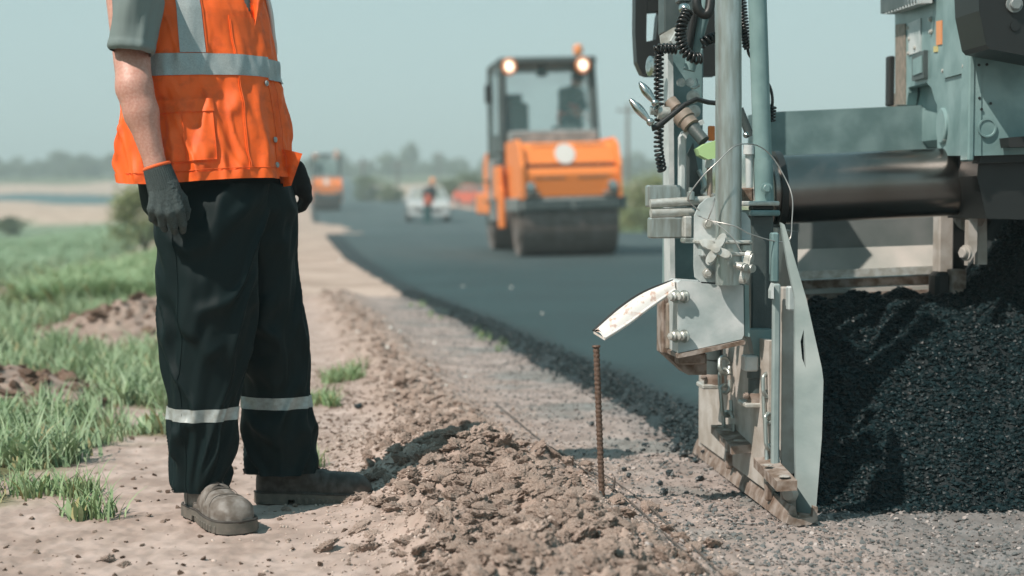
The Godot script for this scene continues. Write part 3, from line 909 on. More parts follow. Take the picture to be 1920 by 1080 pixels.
func far_trees() -> void:
	var green := Color(0.10, 0.14, 0.075); var light := Color(0.17, 0.21, 0.11)
	var crowns := []
	for k in 3:
		var mb := foliage(200 + k, 1.0, 1.0, 1.0, 420, 0.13, green, light)
		mb.col = Color(0.08, 0.07, 0.06)
		mb.tube(PackedVector3Array([Vector3(0, -0.1, 0), Vector3(0, 0.6, 0)]), [0.03, 0.012], 5)
		crowns.append(mb.mesh())
	var xs := [[], [], []]
	for k in 1500:
		var z := rng.randf_range(285.0, 430.0)
		var x := rng.randf_range(-0.5, 0.42) * z
		var s := rng.randf_range(2.2, 5.2) * (0.75 + 0.5 * n1.get_noise_2d(x * 0.8, 5.0))
		if n1.get_noise_2d(x * 0.35, z * 0.2) < -0.12: s *= 0.6
		xs[k % 3].append(Transform3D(Basis(Vector3.UP, rng.randf() * TAU) * Basis.from_scale(Vector3(s * rng.randf_range(1.0, 1.7), s, s * 1.2)), Vector3(x, swell(x, z), -z)))
	var t := mass("far_wood", "hazy grey green line of trees on the rise behind the fields", "wood")
	for k in 3: scatter("trees", crowns[k], M.grass, xs[k], [], t)
	for q in [[770, 300, 6.2, 3.0, "dark rounded tree standing tallest on the far hazy tree line"], [642, 310, 5.0, 2.6, "smaller round tree left of the tallest one on the far tree line"], [212, 300, 5.2, 3.0, "round tree on the far tree line just left of the vest"], [112, 320, 5.0, 3.6, "dark tree far off above the pale fields at the left"]]:
		var p := ground_at(q[0], q[1])
		var o := thing("tree", q[4], "tree", p)
		part("crown", _moved(foliage(int(q[0]), q[3] * 1.2, q[2] * 0.75, q[3] * 1.2, 1300, 0.4, green, light), p + Vector3(0, q[2] * 0.25, 0)), M.grass, o)
		var mb := MB.new()
		mb.tube(PackedVector3Array([p + Vector3(0, -0.3, 0), p + Vector3(0.1, q[2] * 0.45, 0), p + Vector3(0.2, q[2] * 0.8, 0)]), [0.22, 0.15, 0.06], 7)
		part("trunk", mb, M.bark, o)
	var sage := Color(0.20, 0.24, 0.10); var sage2 := Color(0.32, 0.34, 0.16)
	bush("rounded olive willow bush on the field edge behind the worker's gloved hand", ground_at(272, 29.0), 1.35, 1.2, 5, sage, sage2, 4200, 0.07)
	bush("pale low bush beside the olive willow bush at the field edge", ground_at(318, 34.0), 1.4, 1.25, 6, sage, sage2, 2600, 0.08)
	bush("small dark green bush alone on the pale field at far left", ground_at(18, 66.0), 1.5, 0.75, 7, green, light)
	bush("broad light green bush behind the paver post, right of the road", ground_at(1212, 47.0), 1.9, 1.75, 8, sage, sage2, 5200, 0.09)
	bush("bush half hidden by the front roller on its right side", ground_at(1150, 52.0), 1.6, 1.45, 9, sage, sage2, 2600, 0.1)
	bush("light bush peeping out right of the grey paver post", ground_at(1330, 49.0), 2.0, 1.7, 19, sage, sage2, 2600, 0.1)
	bush("grey green bush left of the front roller behind the red car", ground_at(880, 122.0), 3.6, 2.3, 10, green, sage, 2200, 0.2)
	bush("grey green bush between the white car and the red car", ground_at(845, 124.0), 2.6, 1.9, 11, green, sage, 2000, 0.2)
	bush("hazy bush on the roadside directly right of the distant roller", ground_at(690, 130.0), 3.2, 2.0, 12, green, sage, 2000, 0.2)
	bush("hazy bush on the roadside left of the white car", ground_at(735, 120.0), 2.4, 1.5, 13, green, sage, 2000, 0.2)
	for q in [[681, 150.0, 3.9, "thin dark pole right of the distant roller in the haze"], [746, 170.0, 3.7, "thin dark pole left of the white car in the haze"], [823, 230.0, 5.2, "thin dark pole just right of the man in the orange cap"], [1176, 110.0, 6.9, "wooden pole with a crossarm above the bush right of the front roller"]]:
		var p := ground_at(q[0], q[1])
		var o := thing("utility_pole", q[3], "pole", p)
		var mb := MB.new()
		mb.tube(PackedVector3Array([p + Vector3(0, -0.3, 0), p + Vector3(0, q[2], 0)]), [0.15, 0.11], 8)
		part("post", mb, M.pole, o)
		mb = MB.new()
		mb.box(p + Vector3(0, q[2] - 0.5, 0), Vector3(1.5, 0.13, 0.13))
		part("crossarm", mb, M.pole, o)
		for s in [-0.65, 0.0, 0.65]:
			mb = MB.new()
			mb.lathe([[0.0, 0.0], [0.06, 0.0], [0.07, 0.08], [0.03, 0.16], [0.0, 0.16]], 8, p + Vector3(s, q[2] - 0.43, 0), Vector3.UP)
			part("insulator", mb, M.grey, o)

# ---------------------------------------------------------------- vehicles far down the road, in their own axes: x across, y up, z ahead
func car(called: String, label: String, paint: Material, where: Vector3, yaw: float) -> void:
	var o := thing(called, label, "car")
	var mb := MB.new()
	var side := PackedVector3Array()
	for q in [[2.05, 0.32], [2.1, 0.62], [1.95, 0.80], [1.0, 0.95], [-1.75, 1.0], [-2.0, 0.9], [-2.05, 0.4], [-1.9, 0.28], [1.9, 0.25]]: side.append(Vector3(-0.86, q[1], q[0]))
	mb.slab(side, Vector3(1.72, 0, 0))
	part("body", mb, paint, o)
	mb = MB.new()
	var roof := [[0.45, 1.42], [-0.9, 1.44]]; var belt := [[1.05, 0.95], [-1.6, 1.0]]
	mb.box(Vector3(0, 1.43, -0.25), Vector3(1.22, 0.05, 1.5))
	for s in [-1.0, 1.0]:
		mb.tube(PackedVector3Array([Vector3(s * 0.8, belt[0][1], belt[0][0]), Vector3(s * 0.61, roof[0][1], roof[0][0]), Vector3(s * 0.61, roof[1][1], roof[1][0]), Vector3(s * 0.8, belt[1][1], belt[1][0])]), 0.045, 6)
		mb.tube(PackedVector3Array([Vector3(s * 0.84, 0.95, -0.35), Vector3(s * 0.61, 1.42, -0.3)]), 0.05, 6)
	part("roof", mb, paint, o)
	var panes := [[Vector3(-0.79, 0.95, 1.04), Vector3(0.79, 0.95, 1.04), Vector3(0.6, 1.42, 0.46), Vector3(-0.6, 1.42, 0.46)], [Vector3(0.79, 1.0, -1.6), Vector3(-0.79, 1.0, -1.6), Vector3(-0.6, 1.42, -0.9), Vector3(0.6, 1.42, -0.9)]]
	for s in [-1.0, 1.0]: panes.append([Vector3(s * 0.83, 0.96, 1.0), Vector3(s * 0.83, 1.0, -1.55), Vector3(s * 0.62, 1.42, -0.85), Vector3(s * 0.62, 1.42, 0.42)])
	for q in panes:
		mb = MB.new()
		mb.quad(q[0], q[1], q[2], q[3])
		part("window", mb, M.glass, o)
	for s in [-1.0, 1.0]:
		for z in [1.3, -1.3]:
			mb = MB.new()
			mb.lathe([[0.0, -0.1], [0.29, -0.1], [0.32, -0.06], [0.32, 0.06], [0.29, 0.1], [0.0, 0.1]], 18, Vector3(s * 0.8, 0.32, z), Vector3.RIGHT)
			var wh := part("wheel", mb, M.rubber, o)
			mb = MB.new()
			mb.lathe([[0.0, -0.01], [0.18, 0.0], [0.2, 0.02], [0.0, 0.02]], 14, Vector3(s * 0.9, 0.32, z), Vector3(s, 0, 0))
			part("rim", mb, M.grey, wh)
		mb = MB.new()
		mb.box(Vector3(s * 0.62, 0.68, 2.03), Vector3(0.34, 0.15, 0.16), Basis.IDENTITY, 0.03)
		part("headlight", mb, M.emblem, o)
		mb = MB.new()
		mb.box(Vector3(s * 0.98, 1.0, 0.75), Vector3(0.18, 0.13, 0.08), Basis.IDENTITY, 0.03)
		part("mirror", mb, paint, o)
	mb = MB.new()
	mb.box(Vector3(0, 0.52, 2.08), Vector3(1.0, 0.16, 0.06), Basis.IDENTITY, 0.02)
	part("grille", mb, M.black, o)
	mb = MB.new()
	mb.box(Vector3(0, 0.34, 2.06), Vector3(1.66, 0.17, 0.14), Basis.IDENTITY, 0.04)
	part("bumper", mb, paint, o)
	o.position = where
	o.rotation.y = yaw

func roller() -> Node3D:
	var o := thing("road_roller", "orange road roller with a glazed cab standing nearest on the fresh asphalt", "road roller", Vector3.ZERO, "")
	var mb := MB.new()
	for e in [[0.92, "drum"], [-2.35, "drum"]]:
		mb = MB.new()
		mb.lathe([[0.0, -0.79], [0.30, -0.79], [0.32, -0.75], [0.46, -0.75], [0.50, -0.79], [0.53, -0.775], [0.53, 0.775], [0.50, 0.79], [0.46, 0.75], [0.32, 0.75], [0.30, 0.79], [0.0, 0.79]], 44, Vector3(0.01, 0.53, e[0]), Vector3.RIGHT)
		part("drum", mb, M.drum, o)
	# frame that carries the front drum
	mb = MB.new()
	mb.box(Vector3(0.02, 0.76, 1.47), Vector3(1.60, 0.19, 0.12), Basis.IDENTITY, 0.03)
	for s in [-1.0, 1.0]: mb.box(Vector3(0.02 + s * 0.85, 0.76, 0.75), Vector3(0.07, 0.2, 1.5), Basis.IDENTITY, 0.03)
	part("drum_frame", mb, M.plate_dark, o)
	for s in [-1.0, 1.0]:
		mb = MB.new()
		mb.box(Vector3(0.02 + s * 0.40, 0.76, 1.545), Vector3(0.72, 0.12, 0.025), Basis.IDENTITY, 0.01)
		part("scraper", mb, M.paint_dark, o)
	# hood
	mb = MB.new()
	mb.slab(PackedVector3Array([Vector3(-0.74, 0.87, 1.50), Vector3(-0.74, 1.18, 1.54), Vector3(-0.74, 1.275, 1.50), Vector3(-0.74, 1.275, 0.0), Vector3(-0.74, 0.87, 0.0)]), Vector3(1.52, 0, 0))
	part("lower_hood", mb, M.orange, o)
	mb = MB.new()
	mb.slab(PackedVector3Array([Vector3(-0.72, 1.34, 1.42), Vector3(-0.72, 1.55, 1.31), Vector3(-0.72, 1.645, 1.15), Vector3(-0.72, 1.645, 0.0), Vector3(-0.72, 1.34, 0.0)]), Vector3(1.48, 0, 0))
	part("upper_hood", mb, M.orange, o)
	mb = MB.new()
	mb.box(Vector3(0.02, 1.3, 0.7), Vector3(1.46, 0.09, 1.36))
	part("hood_gap", mb, M.rust, o)
	for s in [-1.0, 1.0]:
		mb = MB.new()
		mb.slab(PackedVector3Array([Vector3(0.02 + s * 0.745, 0.84, 1.56), Vector3(0.02 + s * 0.745, 1.30, 1.58), Vector3(0.02 + s * 0.745, 1.60, 1.38), Vector3(0.02 + s * 0.745, 1.70, 1.12), Vector3(0.02 + s * 0.745, 1.70, -0.1), Vector3(0.02 + s * 0.745, 0.84, -0.1)]), Vector3(s * 0.06, 0, 0))
		part("hood_cheek", mb, M.orange, o)
		mb = MB.new()
		mb.lathe([[0.0, 0.0], [0.085, 0.0], [0.09, 0.05], [0.075, 0.07], [0.0, 0.075]], 14, Vector3(0.02 + s * 0.66, 1.0, 1.515), Vector3(0, 0, 1))
		part("work_light", mb, M.chrome, o)
		mb = MB.new()
		mb.box(Vector3(0.02 + s * 0.66, 0.9, 1.52), Vector3(0.3, 0.07, 0.08), Basis.IDENTITY, 0.01)
		part("light_bracket", mb, M.rust, o)
	mb = MB.new()
	mb.lathe([[0.0, 0.0], [0.165, 0.0], [0.165, 0.012], [0.0, 0.014]], 26, Vector3(-0.04, 1.47, 1.352), Vector3(0, 0.52, 1.0))
	part("emblem", mb, M.emblem, o)
	mb = MB.new()
	mb.box(Vector3(0.02, 1.74, -0.10), Vector3(1.5, 0.26, 0.5), Basis.IDENTITY, 0.03)
	part("dashboard_panel", mb, M.grey, o)
	# cab
	mb = MB.new()
	for s in [-1.0, 1.0]:
		mb.box(Vector3(s * 0.82, 1.60, -1.0), Vector3(0.06, 0.06, 1.6))
		mb.tube(PackedVector3Array([Vector3(s * 0.80, 1.55, -0.25), Vector3(s * 0.77, 2.9, -0.38)]), 0.078, 8)
		mb.tube(PackedVector3Array([Vector3(s * 0.80, 1.1, -1.75), Vector3(s * 0.77, 2.9, -1.7)]), 0.078, 8)
	mb.box(Vector3(0, 1.64, -0.25), Vector3(1.66, 0.07, 0.08)); mb.box(Vector3(0, 1.62, -1.75), Vector3(1.66, 0.07, 0.08))
	part("cab_frame", mb, M.paint_dark, o)
	mb = MB.new()
	mb.box(Vector3(0, 2.94, -1.02), Vector3(1.68, 0.12, 1.62), Basis.IDENTITY, 0.04)
	part("cab_roof", mb, M.paint_dark, o)
	for s in [-1.0, 1.0]:
		mb = MB.new()
		mb.box(Vector3(s * 0.81, 1.55, -1.0), Vector3(0.05, 0.62, 1.5), Basis.IDENTITY, 0.01)
		part("door_panel", mb, M.paint_dark, o)
	mb = MB.new()
	mb.box(Vector3(0, 1.32, -1.0), Vector3(1.6, 0.12, 1.6))
	part("cab_floor", mb, M.paint_dark, o)
	for q in [[Vector3(-0.8, 1.67, -0.26), Vector3(0.8, 1.67, -0.26), Vector3(0.77, 2.88, -0.38), Vector3(-0.77, 2.88, -0.38)], [Vector3(0.8, 1.67, -1.75), Vector3(-0.8, 1.67, -1.75), Vector3(-0.77, 2.88, -1.7), Vector3(0.77, 2.88, -1.7)], [Vector3(-0.83, 1.4, -0.3), Vector3(-0.83, 1.4, -1.7), Vector3(-0.80, 2.88, -1.66), Vector3(-0.80, 2.88, -0.42)], [Vector3(0.83, 1.4, -1.7), Vector3(0.83, 1.4, -0.3), Vector3(0.80, 2.88, -0.42), Vector3(0.80, 2.88, -1.66)]]:
		mb = MB.new()
		mb.quad(q[0], q[1], q[2], q[3])
		part("window", mb, M.glass, o)
	mb = MB.new()
	mb.box(Vector3(-0.40, 1.62, -1.15), Vector3(0.5, 0.14, 0.5), Basis.IDENTITY, 0.05)
	mb.box(Vector3(-0.40, 1.5, -1.15), Vector3(0.3, 0.3, 0.3), Basis.IDENTITY, 0.02)
	var seat := part("seat", mb, M.black, o)
	mb = MB.new()
	mb.box(Vector3(-0.40, 2.02, -1.42), Vector3(0.46, 0.72, 0.14), Basis.IDENTITY, 0.05)
	mb.box(Vector3(-0.42, 2.42, -1.44), Vector3(0.3, 0.2, 0.11), Basis.IDENTITY, 0.04)
	part("backrest", mb, M.black, seat)
	mb = MB.new()
	mb.box(Vector3(0.36, 1.72, -0.72), Vector3(0.46, 0.5, 0.3), Basis.IDENTITY, 0.05)
	part("console", mb, M.paint_dark, o)
	mb = MB.new()
	mb.box(Vector3(-0.06, 2.80, -0.50), Vector3(0.18, 0.17, 0.1), Basis.IDENTITY, 0.02)
	part("rear_mirror", mb, M.black, o)
	for q in [[-0.66, 2.86], [0.60, 2.86]]:
		mb = MB.new()
		mb.lathe([[0.0, 0.0], [0.12, 0.0], [0.13, 0.07], [0.105, 0.09], [0.105, 0.08], [0.0, 0.08]], 18, Vector3(q[0], q[1], -0.26), Vector3(0, -0.1, 1))
		var l := part("headlight_housing", mb, M.orange_pale, o)
		mb = MB.new()
		mb.lathe([[0.0, 0.0], [0.076, 0.0], [0.055, 0.018], [0.0, 0.028]], 18, Vector3(q[0], q[1] - 0.008, -0.178), Vector3(0, -0.1, 1))
		part("headlight_lamp", mb, M.lamp, l)
	mb = MB.new()
	mb.lathe([[0.0, 0.0], [0.05, 0.0], [0.05, 0.05], [0.085, 0.06], [0.085, 0.16], [0.05, 0.2], [0.0, 0.2]], 16, Vector3(0.58, 3.0, -0.5), Vector3.UP)
	part("beacon", mb, M.orange_pale, o)
	mb = MB.new()
	mb.tube(PackedVector3Array([Vector3(-0.84, 2.75, -0.35), Vector3(-1.02, 2.78, -0.25), Vector3(-1.02, 2.05, -0.25)]), 0.014, 6)
	mb.box(Vector3(-1.02, 2.45, -0.24), Vector3(0.13, 0.28, 0.04), Basis.IDENTITY, 0.015)
	part("side_mirror", mb, M.black, o)
	# rear half
	mb = MB.new()
	mb.slab(PackedVector3Array([Vector3(-0.78, 0.95, -1.85), Vector3(-0.78, 1.62, -1.85), Vector3(-0.78, 1.62, -2.9), Vector3(-0.78, 1.4, -3.2), Vector3(-0.78, 0.95, -3.2)]), Vector3(1.56, 0, 0))
	part("engine_cover", mb, M.orange, o)
	mb = MB.new()
	mb.box(Vector3(0, 0.86, -1.0), Vector3(0.5, 0.4, 1.9), Basis.IDENTITY, 0.03)
	for s in [-1.0, 1.0]: mb.box(Vector3(s * 0.87, 0.78, -2.5), Vector3(0.10, 0.34, 1.7), Basis.IDENTITY, 0.03)
	part("rear_frame", mb, M.orange, o)
	for s in [-1.0, 1.0]:
		mb = MB.new()
		mb.box(Vector3(s * 0.90, 0.72, 0.05), Vector3(0.09, 0.62, 0.36), Basis.IDENTITY, 0.02)
		mb.box(Vector3(s * 0.90, 1.1, -0.35), Vector3(0.07, 0.5, 1.0), Basis.IDENTITY, 0.02)
		part("side_frame", mb, M.orange, o)
		for q in [[0.35, 1.605], [0.35, 1.14]]:
			mb = MB.new()
			mb.box(Vector3(0.02 + s * q[0], q[1], 1.53 if q[1] < 1.3 else 1.27), Vector3(0.5, 0.012, 0.03), Basis.IDENTITY, 0.003)
			part("panel_gap", mb, M.rust, o)
	mb = MB.new()
	mb.box(Vector3(-0.90, 0.98, -0.9), Vector3(0.12, 0.95, 0.45), Basis.IDENTITY, 0.02)
	part("side_panel", mb, M.grey, o)
	for k in 3:
		mb = MB.new()
		mb.box(Vector3(-0.98, 0.5 + k * 0.32, -0.9), Vector3(0.14, 0.03, 0.36))
		part("step", mb, M.paint_dark, o)
	return o

# small figures: j holds joints; every garment is a shell of its own round one body
func figure(label: String, j: Dictionary, top: Material, legs: Material, cap: Material, sash: Material) -> Node3D:
	var o := thing("person", label, "person", (j.fl + j.fr) * 0.5)
	var caps := []
	for q in [["fl", "kl", 0.04, 0.05], ["fr", "kr", 0.04, 0.05], ["kl", "hip", 0.05, 0.08], ["kr", "hip", 0.05, 0.08], ["hip", "chest", 0.11, 0.13], ["chest", "neck", 0.13, 0.055], ["sl", "el", 0.045, 0.04], ["el", "wl", 0.038, 0.028], ["sr", "er", 0.045, 0.04], ["er", "wr", 0.038, 0.028], ["sl", "chest", 0.05, 0.1], ["sr", "chest", 0.05, 0.1], ["neck", "head", 0.05, 0.085], ["head", "crown", 0.09, 0.095]]: caps.append([j[q[0]], j[q[1]], q[2], q[3]])
	for s in ["wl", "wr"]:
		var e: Vector3 = j["e" + s[1]]
		var dir: Vector3 = (j[s] - e).normalized()
		var sd := dir.cross(Vector3.UP).normalized()
		caps.append([j[s], j[s] + dir * 0.07, 0.03, 0.034])
		for k in 4: caps.append([j[s] + dir * 0.07 + sd * (k - 1.5) * 0.02, j[s] + dir * (0.15 - 0.012 * absf(k - 1.3)) + sd * (k - 1.5) * 0.02, 0.01, 0.009])
		caps.append([j[s] + dir * 0.03 + sd * 0.03, j[s] + dir * 0.09 + sd * 0.055, 0.011, 0.01])
	var ahead: Vector3 = j.face
	caps.append([j.head + ahead * 0.07, j.head + ahead * 0.115 + Vector3.DOWN * 0.01, 0.016, 0.014])
	var mb := MB.new()
	nets(mb, caps, 0.02, 0.03)
	part("body", mb, M.skin, o)
	mb = MB.new()
	nets(mb, [[j.fl, j.kl, 0.075, 0.085], [j.fr, j.kr, 0.075, 0.085], [j.kl, j.hip.lerp(j.kl, 0.12), 0.085, 0.125], [j.kr, j.hip.lerp(j.kr, 0.12), 0.085, 0.125], [j.hip, j.hip.lerp(j.chest, 0.35), 0.14, 0.145]], 0.025, 0.03)
	part("trousers", mb, legs, o)
	mb = MB.new()
	nets(mb, [[j.hip.lerp(j.chest, 0.1), j.chest, 0.155, 0.175], [j.chest, j.neck, 0.16, 0.075], [j.sl, j.el, 0.075, 0.06], [j.sr, j.er, 0.075, 0.06], [j.el, j.wl, 0.06, 0.045], [j.er, j.wr, 0.06, 0.045], [j.sl, j.chest, 0.08, 0.12], [j.sr, j.chest, 0.08, 0.12]], 0.025, 0.04)
	part("jacket", mb, top, o)
	mb = MB.new()
	nets(mb, [[j.hip.lerp(j.chest, 0.05), j.hip.lerp(j.chest, 0.55), 0.172, 0.178]], 0.025, 0.02)
	part("safety_vest", mb, sash, o)
	mb = MB.new()
	nets(mb, [[j.crown, j.crown + Vector3(0, 0.015, 0), 0.115, 0.11], [j.crown + Vector3(0, -0.015, 0) + ahead * 0.06, j.crown + Vector3(0, -0.025, 0) + ahead * 0.15, 0.05, 0.02]], 0.018, 0.02)
	part("cap", mb, cap, o)
	for s in ["fl", "fr"]:
		mb = MB.new()
		nets(mb, [[j[s] + Vector3(0, 0.0, 0) - ahead * 0.03, j[s] + ahead * 0.16 + Vector3(0, -0.02, 0), 0.06, 0.045]], 0.02, 0.02)
		part("boot", mb, M.boot_dark, o)
	return o

# ---------------------------------------------------------------- the worker in front
const FR := Vector3(0.616, 0, 0.788)     # where his chest faces
const LF := Vector3(0.788, 0, -0.616)    # his left
func torso_c(y: float) -> Vector3:
	return Vector3(-0.7587, y, -4.02) - FR * (y - 0.837) * 0.151
func vest_pt(u: float, y: float, off: float) -> Vector3:
	var a := line([0.80, 0.86, 1.0, 1.25, 1.36, 1.42, 1.47], [0.221, 0.219, 0.211, 0.198, 0.188, 0.16, 0.09], y)
	var b := line([0.80, 0.86, 1.0, 1.25, 1.36, 1.42, 1.47], [0.186, 0.184, 0.172, 0.150, 0.115, 0.08, 0.05], y)
	var cu := cos(u); var su := sin(u)
	var dx := signf(cu) * pow(absf(cu), 0.97) * (1.0 if cu > 0.0 else lerpf(0.86, 0.66, smoothstep(0.9, 1.12, y))); var dy := signf(su) * pow(absf(su), 0.97)
	var low := 1.0 - smoothstep(0.84, 1.30, y)
	var fold := 0.015 * n1.get_noise_3d(cu * 6.0, y * 7.0 + su * 3.0, su * 6.0) * (0.35 + low)
	var q := n1.get_noise_3d(cu * 7.0 + 50.0, y * 16.0 - u * 5.0, su * 7.0)
	fold += 0.008 * exp(-pow(q / 0.25, 2.0)) * (0.3 + low) - 0.004
	var q3 := n1.get_noise_3d(cu * 9.0 - 30.0, y * 26.0 + u * 9.0, su * 9.0)
	fold += 0.006 * exp(-pow(q3 / 0.2, 2.0)) * (0.25 + low) - 0.002
	fold += 0.0012 * n1.get_noise_3d(cu * 40.0 + 50.0, y * 60.0, su * 40.0)
	var crease := absf(y - 1.05 - 0.05 * su) 
	fold -= 0.005 * exp(-pow(crease / 0.025, 2.0))
	return torso_c(y) + (FR * b * dx + LF * a * dy) + (FR * dx + LF * dy).normalized() * (off + fold) + Vector3(0, 0.008 * sin(u * 2.0 + 1.0) * low, 0)
func arm_hole(u: float, y: float) -> bool:
	for c in [-93.0, 93.0]:
		var w := line([1.14, 1.15, 1.17, 1.21, 1.26, 1.31, 1.37, 1.42, 1.46, 1.47], [-1.0, 4.0, 18.0, 30.0, 40.0, 45.0, 46.0, 40.0, 24.0, -1.0], y)
		var q: float = rad_to_deg(u) - c
		if q * signf(c) > 0.0: w *= 0.55
		elif c > 0.0: w *= 0.7
		if absf(q) < w: return true
	return false
func neck_hole(u: float, y: float) -> bool:
	return y > 1.23 and absf(rad_to_deg(u) - 24.0) < (y - 1.23) * (115.0 + 260.0 * smoothstep(1.3, 1.46, y))
func vest_sheet(u0: float, u1: float, y0: float, y1: float, off: float, thick: float, holes: bool, nu: int, nv: int) -> MB:
	var mb := MB.new()
	for side in 2:
		var v0 := mb.v.size(); var i0 := mb.ix.size()
		for j in nv + 1:
			for i in nu + 1:
				mb.vert(vest_pt(lerpf(u0, u1, float(i) / nu), lerpf(y0, y1, float(j) / nv), off - thick * side), Vector3.ZERO)
		for j in nv:
			for i in nu:
				var u := lerpf(u0, u1, (i + 0.5) / nu); var y := lerpf(y0, y1, (j + 0.5) / nv)
				if holes and (arm_hole(u, y) or neck_hole(u, y)): continue
				var a := v0 + j * (nu + 1) + i
				var b := a + nu + 1
				if side == 0: mb.ix.append_array([a, b + 1, a + 1, a, b, b + 1])
				else: mb.ix.append_array([a, a + 1, b + 1, a, b + 1, b])
		mb.smooth(v0, i0, 2)
		if mb.n[v0 + 5].dot(mb.v[v0 + 5] - torso_c(y0)) * (1.0 if side == 0 else -1.0) < 0.0:
			for i in range(v0, mb.v.size()): mb.n[i] = -mb.n[i]
			for t in range(i0, mb.ix.size(), 3):
				var q := mb.ix[t + 1]; mb.ix[t + 1] = mb.ix[t + 2]; mb.ix[t + 2] = q
	for e in [[u0, true], [u1, true], [y0, false], [y1, false]]:   # rims
		var k := nv if e[1] else nu
		for i in k:
			var f0 := float(i) / k; var f1 := float(i + 1) / k
			var p := []
			for q in [[f0, 0.0], [f1, 0.0], [f1, 1.0], [f0, 1.0]]:
				if e[1]: p.append(vest_pt(e[0], lerpf(y0, y1, q[0]), off - thick * q[1]))
				else: p.append(vest_pt(lerpf(u0, u1, q[0]), e[0], off - thick * q[1]))
			mb.quad(p[0], p[1], p[2], p[3])
	return mb
func vest_line(pts: Array, off: float, r: float) -> MB:
	var p := PackedVector3Array()
	for q in pts: p.append(vest_pt(deg_to_rad(q[0]), q[1], off))
	var mb := MB.new()
	mb.tube(p, r, 6)
	return mb
func steps(a: Array, b: Array, k: int) -> Array:
	var o := []
	for i in k + 1:
		o.append([lerpf(a[0], b[0], float(i) / k), lerpf(a[1], b[1], float(i) / k)])
	return o
const LEG_N := [[414.0, 345.0, 96.0, 3.99], [400.0, 380.0, 108.0, 3.98], [392.0, 420.0, 107.0, 3.97], [391.0, 480.0, 97.0, 3.95], [392.0, 560.0, 89.0, 3.94], [388.0, 640.0, 80.0, 3.93], [382.0, 700.0, 74.0, 3.93], [381.0, 780.0, 63.0, 3.92], [380.0, 850.0, 60.0, 3.92], [376.0, 900.0, 52.0, 3.92], [378.0, 918.0, 47.0, 3.92]]
const LEG_F := [[462.0, 345.0, 84.0, 4.08], [470.0, 380.0, 84.0, 4.09], [474.0, 420.0, 81.0, 4.1], [476.0, 480.0, 82.0, 4.11], [486.0, 560.0, 80.0, 4.12], [500.0, 640.0, 73.0, 4.12], [515.0, 700.0, 64.0, 4.13], [519.0, 745.0, 63.0, 4.13], [524.0, 800.0, 64.0, 4.13], [527.0, 850.0, 62.0, 4.13], [529.0, 884.0, 58.0, 4.13]]
func leg_pt(leg: Array, u: float, t: float, off: float) -> Vector3:
	var f := t * (leg.size() - 1)
	var i := mini(int(f), leg.size() - 2)
	var w := f - i
	var p := []
	for k in 4:
		p.append(cubic_interpolate(leg[i][k], leg[i + 1][k], leg[maxi(i - 1, 0)][k], leg[mini(i + 2, leg.size() - 1)][k], w))
	var c := at(p[0], p[1], p[3])
	var r: float = p[2] / FOC * p[3]
	var cu := cos(u); var su := sin(u)
	var sd := 10.0 if leg == LEG_N else 60.0
	var q1 := n1.get_noise_3d(cu * 3.0 + sd, c.y * 22.0 + su * 4.0, su * 3.0)
	var q2 := n1.get_noise_3d(cu * 4.0 + sd + 30.0, c.y * 12.0 - cu * 6.0, su * 4.0)
	var knee := 0.35 + exp(-pow((c.y - 0.46) / 0.12, 2.0)) + 1.5 * exp(-pow((c.y - 0.14) / 0.09, 2.0)) + 0.7 * exp(-pow((c.y - 0.72) / 0.08, 2.0))
	var fold := (0.015 * exp(-pow(q1 / 0.22, 2.0)) - 0.005) * minf(knee, 1.4) + 0.009 * q2 - 0.003
	return c + Vector3(cu * (r + off + fold), 0, su * (r * 0.98 + off + fold))
func leg_part(leg: Array, t0: float, t1: float, off: float, nv: int) -> MB:
	var mb := MB.new()
	mb.surf(func(a: float, b: float) -> Vector3: return leg_pt(leg, a * TAU, lerpf(t0, t1, b), off), 132, nv, true)
	return mb
